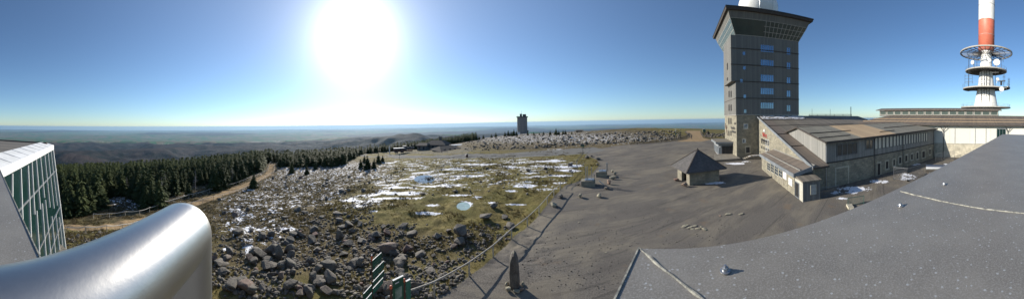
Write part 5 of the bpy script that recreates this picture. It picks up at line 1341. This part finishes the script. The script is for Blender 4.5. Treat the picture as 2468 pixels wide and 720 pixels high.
q = [fc-rr_*4-ff_*3, fc-ff_*3+rr_*6.6, fc+rr_*6.6+ff_*4, fc-rr_*4+ff_*4]; MB().prism([V2(k) for k in q], fz-2, [zf(314)]*4).build('plinth', 'tower_concrete', ft_)
def house(name, x0, x1, yb, ye, yr, d, dep, lab, wall='timber_dark', roof='roof_far', skew=25):
    c = atd((x0+x1)/2, yb, d); g_ = math.atan2(c.x, c.y)+math.radians(skew); r_ = Vector((math.cos(g_), -math.sin(g_), 0)); f_ = Vector((math.sin(g_), math.cos(g_), 0))
    w_ = (x1-x0)*d/F/ (abs(math.cos(math.radians(skew)))+.0) *.8; eye = 295-10.5*math.sin(((x0+x1)/2-CX)/F)
    ze = EYE+(eye-ye)*d/F; zr = EYE+(eye-yr)*d/F; zb = gz(c.x, c.y)-1
    h = thing(name, up(c, zb), lab, 'building')
    P = [c-r_*w_/2-f_*dep/2, c+r_*w_/2-f_*dep/2, c+r_*w_/2+f_*dep/2, c-r_*w_/2+f_*dep/2]
    MB().prism([V2(k) for k in P], zb, ze).build('wall', wall, h)
    o_ = 1.2; E_ = [P[0]-r_*o_-f_*o_, P[1]+r_*o_-f_*o_, P[2]+r_*o_+f_*o_, P[3]-r_*o_+f_*o_]
    R0 = (E_[0]+E_[3])/2+r_*w_*.22; R1 = (E_[1]+E_[2])/2-r_*w_*.22
    mb = MB(); e = [up(k, ze) for k in E_]; r0, r1 = up(R0, zr), up(R1, zr)
    mb.add(e+[r0, r1]+[k-Vector((0, 0, .3)) for k in e], [(0, 1, 5, 4), (1, 2, 5), (2, 3, 4, 5), (3, 0, 4), (6, 7, 1, 0), (7, 8, 2, 1), (8, 9, 3, 2), (9, 6, 0, 3), (9, 8, 7, 6)]); mb.build('roof', roof, h)
    w = Wall(V2(P[0]), V2(P[1])); mb = MB()
    n = max(2, int(w.L/3))
    for i in range(n): 
        a = w.L*(i+.25)/n; w.window(h, a, a+w.L/n*.5, zb+2, max(zb+2.6, ze-.6), frame='timber_dark', pane='glass', fr=.1)
    return h
house('station_building', 1048, 1106, 368, 361, 351, 140, 14, 'low brown hip-roofed station building beside the road', skew=-28)
house('station_building', 1030, 1082, 358, 347, 338, 175, 13, 'taller brown roofed building behind the low station building', skew=20)
house('station_building', 1008, 1034, 356, 349, 344, 170, 9, 'dark small building left of the taller brown roof', skew=20)
c = atd(1111, 355, 165); sh = thing('flat_roof_shed', up(c, gz(c.x, c.y)), 'pale flat-roofed shed right of the station buildings', 'shed')
w_ = Wall(V2(atd(1093, 350, 168)), V2(atd(1130, 350, 172))); mb = MB(); w_.slab(mb, 0, w_.L, -14, -6.3, -6, 0); mb.build('wall', 'timber_blue', sh); mb = MB(); w_.slab(mb, -.5, w_.L+.5, -6.3, -6.0, -7, .6); mb.build('roof', 'roof_pale', sh)
c = atd(1061, 335, 178); ch = tag(MB().prism([(c.x-.9, c.y), (c.x+.9, c.y), (c.x+.9, c.y+1.8), (c.x-.9, c.y+1.8)], -10, EYE+(298.5-329)*178/F).build('chimney_stack', 'steel_dark', None, loc=up(c, -10)), 'slim dark chimney stack rising behind the station roofs', 'chimney')
# train: coach + locomotive
tr0 = gr(951, 371.5); tr1 = gr(976, 368)
tw_ = Wall(V2(tr0), V2(tr1)); zc0 = max(tr0.z, tr1.z)
tn = thing('railway_coach', up((tr0+tr1)/2, zc0), 'old dark railway coach with light roof near the road bend', 'railway coach')
mb = MB(); tw_.slab(mb, 0, tw_.L, zc0+.9, zc0+3.0, -2.6, 0); mb.build('body', 'rust', tn); mb = MB(); tw_.slab(mb, -.2, tw_.L+.2, zc0+3.0, zc0+3.3, -2.7, .1); mb.build('roof', 'roof_pale', tn)
for k in range(6): tw_.window(tn, tw_.L*(k+.2)/6, tw_.L*(k+.8)/6, zc0+1.9, zc0+2.7, frame='rust', pane='glass', fr=.06, o=.01)
mb = MB()
for k in (.15, .3, .7, .85): c = tw_.pt(tw_.L*k, zc0+.45, -.3); mb.tube([c, c-tw_.n*1.9], .45, 14)
mb.build('wheel', 'steel_dark', tn)
l0 = gr(977, 367.6); lo = thing('steam_locomotive', l0, 'black steam locomotive standing in front of the dark coach', 'locomotive'); dl = tw_.d
zl = zc0+.3
mb = MB(); mb.tube([up(l0+dl*.2, zl+2.1), up(l0+dl*6.5, zl+2.1)], .85, 18); mb.build('boiler', 'steel_dark', lo)
mb = MB(); mb.tube([up(l0+dl*5.6, zl+2.8), up(l0+dl*5.6, zl+4.2)], [.25, .4], 10); mb.tube([up(l0+dl*3.6, zl+2.8), up(l0+dl*3.6, zl+3.5)], .4, 10); mb.build('funnel', 'steel_dark', lo)
q = l0-dl*1.6; mb = MB(); w_ = Wall(V2(q), V2(q+dl*2.2)); w_.slab(mb, 0, 2.2, zl+.8, zl+3.9, -1.3, 1.3); mb.build('cab', 'steel_dark', lo)
mb = MB()
for k in (.3, 1.7, 3.1, 4.5): c = up(l0+dl*k, zl+.55)+w_.n*.8; mb.tube([c, c-w_.n*1.6], .55, 14)
mb.build('wheel', 'rust', lo)
p = gr(939, 371); sgn = thing('white_column_sign', p, 'slim white column beside the road bend left of the coach', 'column'); MB().tube([p-Vector((0, 0, .3)), p+Vector((0, 0, 4.6)), p+Vector((0, 0, 5.2))], [.3, .38, .15], 10).build('shaft', 'white', sgn)
p = gr(1125.5, 379); bn = thing('litter_bin', p, 'small dark bin standing at the near road edge', 'bin'); MB().tube([p, p+Vector((0, 0, 1.0))], [.4, .5], 12).build('body', 'rust', bn); MB().tube([p+Vector((0, 0, 1.0)), p+Vector((0, 0, 1.25))], [.55, .2], 12).build('lid', 'steel_dark', bn)
p = gr(963, 383); b9 = thing('small_green_sign', p, 'small green road sign on a post near the coach', 'sign'); MB().tube([p-Vector((0, 0, .2)), p+Vector((0, 0, 2.0))], .06, 8).build('post', 'steel_dark', b9); MB().box(tuple(p+Vector((0, 0, 2.1))), (1.0, .06, .6)).build('sign_face', 'green', b9)
house('wooden_hut', 1387, 1405, 322, 314.5, 312.5, 185, 4, 'small dark wooden hut on the ridge right of the distant tower', wall='darkwood', roof='roof', skew=0)
# summit path things
p = gr(1628.5, 331); s9 = thing('summit_sign', p, 'small green sign on a pole at the edge of the block field', 'sign'); MB().tube([p-Vector((0, 0, .2)), p+Vector((0, 0, 3.4))], .05, 8).build('post', 'steel', s9); MB().box(tuple(p+Vector((0, 0, 1.5))), (.7, .05, .9)).build('sign_face', 'green', s9)
mb = MB(); 
for k in (-.25, .25): mb.tube([p+Vector((k, 0, 2.9)), p+Vector((k, 0, 3.9))], .03, 5)
mb.bar(p+Vector((-.3, 0, 2.9)), p+Vector((.3, 0, 2.9)), .05); mb.build('weather_sensor', 'white', s9)
p = gr(1697, 321.5); mr = thing('memorial_boulder', p, 'large pale upright boulder with a dark green plaque beside the summit path', 'memorial stone'); 
me = rock_mesh(77, 1.55, 1.1, 1.75, 16, mat='rock_pale'); o = bpy.data.objects.new('rock', me); C.objects.link(o); o.parent = mr; o.location = (0, 0, 1.5)
az_ = math.atan2(p.x, p.y); tcx = Vector((-math.sin(az_), -math.cos(az_), 0)); MB().box(tuple(p+tcx*1.2+Vector((0, 0, 1.6))), (.95, .3, 1.2), -az_).build('plaque', 'green', mr)
for k, (x, y, s) in enumerate(((1705, 322, 1.1), (1709, 322, .9))): tag(put_rock(gr(x, y), s, ROCKS[k+3], zs=1.3), 'boulder standing right of the memorial stone', 'boulder', 'boulders by the memorial stone')
# ---------------------------------------------------------------- walker on the summit path
def person(p, h, lab, face):
    me = bpy.data.meshes.new('person'); J = {'pel': (0, 0, .53), 'ch': (0, .01, .74), 'nk': (0, 0, .855), 'hd': (0, .01, .93), 'top': (0, .01, .985), 'lk': (-.06, .05, .28), 'la': (-.065, .0, .05), 'lt': (-.065, .07, .02), 'rk': (.055, .0, .28), 'ra': (.06, -.09, .06), 'rt': (.06, -.03, .02),
         'ls': (-.105, 0, .80), 'le': (-.14, -.03, .64), 'lh': (-.13, .03, .5), 'rs': (.105, 0, .80), 're': (.14, .0, .63), 'rh': (.13, .09, .53)}
    E_ = [('pel', 'ch'), ('ch', 'nk'), ('nk', 'hd'), ('hd', 'top'), ('pel', 'lk'), ('lk', 'la'), ('la', 'lt'), ('pel', 'rk'), ('rk', 'ra'), ('ra', 'rt'), ('ch', 'ls'), ('ls', 'le'), ('le', 'lh'), ('ch', 'rs'), ('rs', 're'), ('re', 'rh')]
    R_ = dict(pel=.085, ch=.095, nk=.035, hd=.062, top=.045, lk=.045, la=.028, lt=.025, rk=.045, ra=.028, rt=.025, ls=.045, le=.032, lh=.022, rs=.045, re=.032, rh=.022)
    ks = list(J); me.from_pydata([tuple(c*h for c in J[k]) for k in ks], [(ks.index(a), ks.index(b_)) for a, b_ in E_], [])
    o = bpy.data.objects.new('person', me); C.objects.link(o); o.location = p; o.rotation_euler = (0, 0, face)
    sk = o.modifiers.new('skin', 'SKIN'); sv = me.skin_vertices[0].data
    for i, k in enumerate(ks): sv[i].radius = (R_[k]*h, R_[k]*h*.8)
    sv[0].use_root = True; o.modifiers.new('sub', 'SUBSURF').levels = 1; o.modifiers['sub'].render_levels = 1
    me.materials.append(M['cloth']); tag(o, lab, 'person'); return o
person(gr(1667, 335), 1.85, 'person in dark clothes walking at the foot of the summit path', .4)
person(gr(1660.5, 329), 1.75, 'person in dark clothes standing by the bend of the low rail', 2.0)
# ================================================================ TREES
def make_spruce(seed, h, layers, per, tw_):
    r = random.Random(seed); V = []; Fc = []
    for l in range(layers):
        t = l/(layers-1); z = h*(.06+.92*t); R = h*.235*(1-t)**.68*(.7+.5*r.random())+.02
        if l == layers-1: R = .1
        k = max(4, int(per*(1-.45*t))); a0 = r.random()*6.28
        for i in range(k):
            if r.random() < .14: continue
            a = a0+6.283*i/k+r.uniform(-.25, .25); L = R*r.uniform(.6, 1.2); w_ = L*tw_*r.uniform(.8, 1.3); dz = -L*r.uniform(.1, .42); lift = L*.12
            ca, sa = math.cos(a), math.sin(a); o = len(V); zz = z+r.uniform(-.12, .12)*h*.06
            for (rr3, s_, dzz) in ((0, 0, .05*L), (.45, .8, dz*.35+lift-.10*L), (.45, -.8, dz*.35+lift-.12*L), (.5, 0, dz*.4+lift*1.3), (.8, .62, dz*.8-.10*L), (.8, -.62, dz*.8-.12*L), (1, 0, dz)):
                V.append((ca*L*rr3-sa*w_*s_, sa*L*rr3+ca*w_*s_, zz+dzz))
            Fc += [(o, o+1, o+3), (o, o+3, o+2), (o+3, o+1, o+4), (o+3, o+4, o+6), (o+3, o+6, o+5), (o+3, o+5, o+2)]
    o = len(V); V += [(0, .05, h*.93), (.05, -.04, h*.93), (-.05, -.04, h*.93), (0, 0, h*1.04)]; Fc += [(o, o+1, o+3), (o+1, o+2, o+3), (o+2, o, o+3)]
    return np.array(V), np.array(Fc)
def mesh_from(V, Fc, name, mat):
    me = bpy.data.meshes.new(name); me.from_pydata(V.tolist(), [], Fc.tolist()); me.update(); me.materials.append(M[mat]); return me
SP = [make_spruce(s, 1.0, 24, 15, .32) for s in range(5)]
# unit-height trees scaled on use
SPm = [mesh_from(V, Fc, 'crown', 'spruce') for V, Fc in SP]; SPl = [make_spruce(s+20, 1.0, 15, 9, .42) for s in range(5)]
tkm = bpy.data.meshes.new('trunk'); b_ = MB().tube([(0, 0, -.03), (0, 0, .5), (0, 0, .97)], [.022, .013, .003], 7); tkm.from_pydata(b_.v, [], b_.f); tkm.materials.append(M['trunk'])
def spruce(p, h, lab, grp=None, wide=1.0):
    e = bpy.data.objects.new('spruce_tree', None); C.objects.link(e); e.location = p-Vector((0, 0, .15)); e.rotation_euler = (random.gauss(0, .03), random.gauss(0, .03), random.uniform(0, 6.28)); e.scale = (h*wide, h*wide, h)
    tag(e, lab, 'tree', grp)
    for nm, m_ in (('crown', random.choice(SPm)), ('trunk', tkm)):
        o = bpy.data.objects.new(nm, m_); C.objects.link(o); o.parent = e
    return e
edge = [(120, 520), (175, 517), (232, 503), (262, 480), (310, 476), (335, 490), (372, 496), (405, 486), (425, 468), (470, 464), (520, 462), (560, 449), (605, 424), (640, 408), (648, 396), (664, 390), (680, 404), (700, 410), (735, 404), (790, 403), (832, 396), (850, 384), (872, 372), (905, 367), (935, 360)]
EP = [gr(*q) for q in edge]; EA = [math.degrees(math.atan2(p.x, p.y)) for p in EP]; ED = [math.hypot(p.x, p.y) for p in EP]
trees = []
cell = {}
tries = 0
while tries < 70000 and len(trees) < 4600:
    tries += 1
    a = random.uniform(-119, -9); dmin = float(np.interp(a, EA, ED))
    if a > -36: dmin = max(dmin, 165 if a < -31 else 192 if a < -17 else 210)
    d = math.sqrt(random.uniform(dmin**2, 265**2)) if dmin < 260 else 270
    X, Y = d*math.sin(math.radians(a)), d*math.cos(math.radians(a)); sp0 = 1.55 if d < 90 else 2.05
    kx, ky = int(X//2.5), int(Y//2.5); ok = True
    for i in (-1, 0, 1):
        for j in (-1, 0, 1):
            for (x2, y2) in cell.get((kx+i, ky+j), ()):
                if (x2-X)**2+(y2-Y)**2 < sp0**2: ok = False
    if not ok or nearpath(X, Y, pathw) < 3.2: continue
    if vnoise(X/14, Y/14, 99) > .78 and d < 130: continue
    cell.setdefault((kx, ky), []).append((X, Y)); trees.append((d, X, Y, a))
trees.sort()
near = trees[:262]
for d, X, Y, a in near:
    hh = random.uniform(4.4, 9.2) if random.random() < .8 else random.uniform(2, 4)
    k = np.interp(d, [30, 60, 110], [1, .95, .85])
    spruce(Vector((X, Y, gz(X, Y))), hh*k, 'dark green spruce at the edge of the dense forest beyond the dirt path', 'spruces at the forest edge', random.uniform(1.2, 1.75))
items = []
for d, X, Y, a in trees[262:]:
    hh = random.uniform(4.6, 8.6)*(.9 if a > -60 else 1.05); k = random.randrange(5)
    items.append((SPl[k], rot(random.uniform(0, 6.28), 0, 0, (hh*1.5, hh*1.5, hh)), np.array([X, Y, gz(X, Y)-.2])))
tag(merge_instances(items, 'forest', 'spruce'), kind='stuff')
for (x, y, hp, lab) in ((611, 452, 34, 'single dark spruce standing beside the dirt path on the meadow side'), (886, 407, 32, 'tallest spruce of the clump in front of the road bend'), (870, 405, 22, 'left spruce of the clump in front of the road bend'), (901, 406, 24, 'right bushy spruce of the clump in front of the road bend'),
                        (912, 392, 22, 'spruce behind the clump, nearest the road bend'), (922, 390, 16, 'smallest spruce right of the clump by the road'), (878, 392, 18, 'spruce at the back of the clump below the road'), (740, 420, 22, 'spruce standing forward of the forest on the snowy heath'), (703, 418, 26, 'broad spruce on the heath right of the path end'),
                        (760, 408, 20, 'slim spruce on the heath before the forest'), (455, 474, 34, 'spruce in front of the forest edge by the path bend'), (385, 500, 66, 'tall bushy spruce standing forward near the path'), (352, 503, 56, 'bushy spruce left of the tall forward one'), (190, 520, 84, 'biggest spruce left, near the glass building'), (215, 512, 66, 'big spruce right of the biggest one at left'), (160, 524, 70, 'big spruce close behind the glass building')):
    p = gr(x, y); d = math.hypot(p.x, p.y); spruce(p, hp*d/F, lab, None, 1.45)
for k in range(16):   # dead grey trees standing in the forest edge
    a = random.uniform(-108, -62); dmin = float(np.interp(a, EA, ED)); d = dmin+random.uniform(1, 22); X, Y = d*math.sin(math.radians(a)), d*math.cos(math.radians(a))
    if nearpath(X, Y, pathw) < 3: continue
    g0 = Vector((X, Y, gz(X, Y))); h = random.uniform(4, 6.5); e = thing('dead_tree', g0, 'bare grey dead spruce at the edge of the forest', 'tree', 'bare dead spruces in the forest edge')
    MB().tube([g0-Vector((0, 0, .2)), g0+Vector((.1, .05, h*.5)), g0+Vector((.05, .1, h))], [.11, .07, .015], 7).build('trunk', 'deadwood', e)
    mb = MB()
    for j in range(26):
        z = h*random.uniform(.15, .95); t = random.uniform(0, 6.28); L_ = (1-z/h)*1.3+.2; mb.bar(g0+Vector((.07, .06, z)), g0+Vector((math.cos(t)*L_, math.sin(t)*L_, z-random.uniform(0, .4))), .035)
    mb.build('crown', 'deadwood', e)
def shrub(x, y, w_, lab, grp=None, h=1.0):
    p = gr(x, y); d = math.hypot(p.x, p.y); s = w_/2*d/F
    return spruce(p, s*2.0*h, lab, grp, 1.5)
for x, w_ in ((1217, 9), (1225, 11), (1232, 9), (1238, 12), (1245, 9), (1326, 8), (1340, 12), (1347, 8), (1357, 9), (1363, 9), (1130, 8), (1145, 9), (1155, 7), (1165, 8), (1185, 7), (1195, 9), (1272, 7), (1310, 7), (1287, 6), (1378, 6), (1300, 5)):
    y = np.interp(x, [1120, 1200, 1250, 1400], [340, 328, 325, 322]); shrub(x, y+1.5, w_*1.15, 'small dark spruce on the ridge skyline', 'small spruces on the ridge', 1.1)
for x, y, w_ in ((1282, 348, 9), (1366, 343, 8), (1220, 345, 7), (1370, 331, 7), (1190, 352, 8)): shrub(x, y, w_, 'low dark shrub in the block field beyond the road', 'low shrubs in the block field', .8)
shrub(1707, 322, 9, 'dark bush behind the memorial boulder', None, 1.0)
# ---------------------------------------------------------------- heather and grass (uncountable)
def tuft(seed, n, lean_):
    r = random.Random(seed); V = []; Fc = []
    for i in range(n):
        a = r.uniform(0, 6.28); b0 = r.uniform(0, .35); L = r.uniform(.5, 1); ca, sa = math.cos(a), math.sin(a); o = len(V); w_ = .07
        x, y = ca*b0, sa*b0; V += [(x-sa*w_, y+ca*w_, -.05), (x+sa*w_, y-ca*w_, -.05), (x+ca*L*lean_, y+sa*L*lean_, L)]; Fc.append((o, o+1, o+2))
    return np.array(V), np.array(Fc)
TU = [tuft(s, 11, .6) for s in range(4)]
items = []; it2 = []
xs = rng.uniform(-95, 30, 150000); ys = rng.uniform(-30, 95, 150000)
dd_ = np.hypot(xs, ys); keep = (dd_ > 11) & (dd_ < 88) & (rng.random(150000) < np.clip(1.5-dd_/70, .25, 1)); xs, ys, dd_ = xs[keep], ys[keep], dd_[keep]
aa = np.degrees(np.arctan2(xs, ys)); keep = (aa > -122) & (aa < 22); xs, ys, dd_ = xs[keep], ys[keep], dd_[keep]
keep = (soft(xs, ys, plaza) < .3) & (seg_dist(xs, ys, pathw) > 1.9); xs, ys, dd_ = xs[keep], ys[keep], dd_[keep]
zz = HT(xs, ys); px_, py_ = project(xs, ys, zz); nn_ = fbm(xs/2.2, ys/2.2, 71, 3)
for x, y, z, a, b_, n_, d in zip(xs, ys, zz, px_, py_, nn_, dd_):
    hea = (b_ < 545 and a < 860) or (a < 520)
    if hea and n_ > .44:
        s = random.uniform(.10, .30); it2.append((TU[random.randrange(4)], rot(random.uniform(0, 6), 0, 0, (s*1.6, s*1.6, s)), np.array([x, y, z])))
    elif not hea and n_ > .60:
        s = random.uniform(.10, .26); it2.append((TU[random.randrange(4)], rot(random.uniform(0, 6), 0, 0, (s*1.8, s*1.8, s)), np.array([x, y, z])))
    elif not hea and n_ > .42 and d < 60:
        s = random.uniform(.05, .14); items.append((TU[random.randrange(4)], rot(random.uniform(0, 6), 0, 0, (s*1.5, s*1.5, s)), np.array([x, y, z])))
tag(merge_instances(items, 'grass', 'tuft'), kind='stuff'); tag(merge_instances(it2, 'heather', 'heather'), kind='stuff')
print('tufts', len(items), len(it2), 'trees', len(trees), 'rocks', len(cand))
# ================================================================ AIR, LIGHT, CAMERA
mz = bpy.data.materials.new('air_haze'); mz.use_nodes = True; nt = mz.node_tree; nt.nodes.clear()
o_ = nt.nodes.new('ShaderNodeOutputMaterial'); pv_ = nt.nodes.new('ShaderNodeVolumePrincipled'); nt.links.new(pv_.outputs[0], o_.inputs['Volume'])
pv_.inputs['Color'].default_value = (.40, .60, .80, 1); pv_.inputs['Density'].default_value = HAZE if 'HAZE' in globals() else 1.9e-5; pv_.inputs['Anisotropy'].default_value = .25
R_ = 125000; mb = MB(); mb.box((0, 0, (-2300+80)/2), (2*R_, 2*R_, 2380)); hz = mb.build('haze', mz, None, loc=(0, 0, 0), uv=False); hz['kind'] = 'stuff'
sun = bpy.data.lights.new('sun', 'SUN'); sun.energy = 5.0; sun.angle = math.radians(.5); sun.color = (1, .93, .83)
so = bpy.data.objects.new('sun', sun); C.objects.link(so); so.rotation_euler = SUNV.to_track_quat('Z', 'Y').to_euler()
W = bpy.data.worlds.new('World'); SC.world = W; W.use_nodes = True; nt = W.node_tree; nt.nodes.clear()
wo = nt.nodes.new('ShaderNodeOutputWorld'); bg = nt.nodes.new('ShaderNodeBackground'); sky = nt.nodes.new('ShaderNodeTexSky'); sky.sky_type = 'NISHITA'
sky.sun_disc = False; sky.sun_elevation = SUN_EL; sky.sun_rotation = SUN_AZ; sky.altitude = 1142; sky.air_density = 1.0; sky.dust_density = .15; sky.ozone_density = 3.0
bg.inputs[1].default_value = .095
# glare round the sun, part of the sky
tc_ = nt.nodes.new('ShaderNodeTexCoord'); dp = nt.nodes.new('ShaderNodeVectorMath'); dp.operation = 'DOT_PRODUCT'; nt.links.new(tc_.outputs['Generated'], dp.inputs[0]); dp.inputs[1].default_value = SUNV
ac = math_(nt, 'ARCCOSINE', math_(nt, 'MINIMUM', dp.outputs['Value'], .99999))
def gs(w_, a): return math_(nt, 'MULTIPLY', math_(nt, 'EXPONENT', math_(nt, 'MULTIPLY', math_(nt, 'MULTIPLY', math_(nt, 'DIVIDE', ac, math.radians(w_)), math_(nt, 'DIVIDE', ac, math.radians(w_))), -1.0)), a)
def ex(w_, a): return math_(nt, 'MULTIPLY', math_(nt, 'EXPONENT', math_(nt, 'MULTIPLY', math_(nt, 'DIVIDE', ac, math.radians(w_)), -1.0)), a)
gl = math_(nt, 'ADD', ex(4.8, 44), ex(23, 5.6))
em = nt.nodes.new('ShaderNodeBackground'); nt.links.new(gl, em.inputs[1]); em.inputs[0].default_value = (.060, .059, .055, 1)
ad = nt.nodes.new('ShaderNodeAddShader'); nt.links.new(mixc(nt, 1.0, sky.outputs[0], (.84, .98, 1.08), 'MULTIPLY'), bg.inputs[0]); nt.links.new(bg.outputs[0], ad.inputs[0]); nt.links.new(em.outputs[0], ad.inputs[1]); nt.links.new(ad.outputs[0], wo.inputs[0])
cd = bpy.data.cameras.new('camera'); cd.type = 'PANO'; cd.panorama_type = 'CENTRAL_CYLINDRICAL'
cd.central_cylindrical_range_u_min = -1234/F; cd.central_cylindrical_range_u_max = 1234/F; cd.central_cylindrical_radius = 1.0
cd.central_cylindrical_range_v_min = -(720-CY)/F; cd.central_cylindrical_range_v_max = CY/F
cd.clip_start = .01; cd.clip_end = 400000
co_ = bpy.data.objects.new('camera', cd); C.objects.link(co_); co_.matrix_world = Matrix.Translation((0, 0, EYE)) @ Matrix.Rotation(ROLL, 4, 'Y') @ Matrix.Rotation(math.pi/2, 4, 'X'); SC.camera = co_
SC.view_settings.view_transform = 'Standard'; SC.view_settings.look = 'None'; SC.view_settings.exposure = .36; SC.view_settings.gamma = 1
SC.render.engine = 'CYCLES'; SC.cycles.use_denoising = True; SC.cycles.max_bounces = 6; SC.cycles.volume_bounces = 1; SC.cycles.sample_clamp_indirect = 6
for o in bpy.data.objects:
    if '_o' in o: del o['_o']
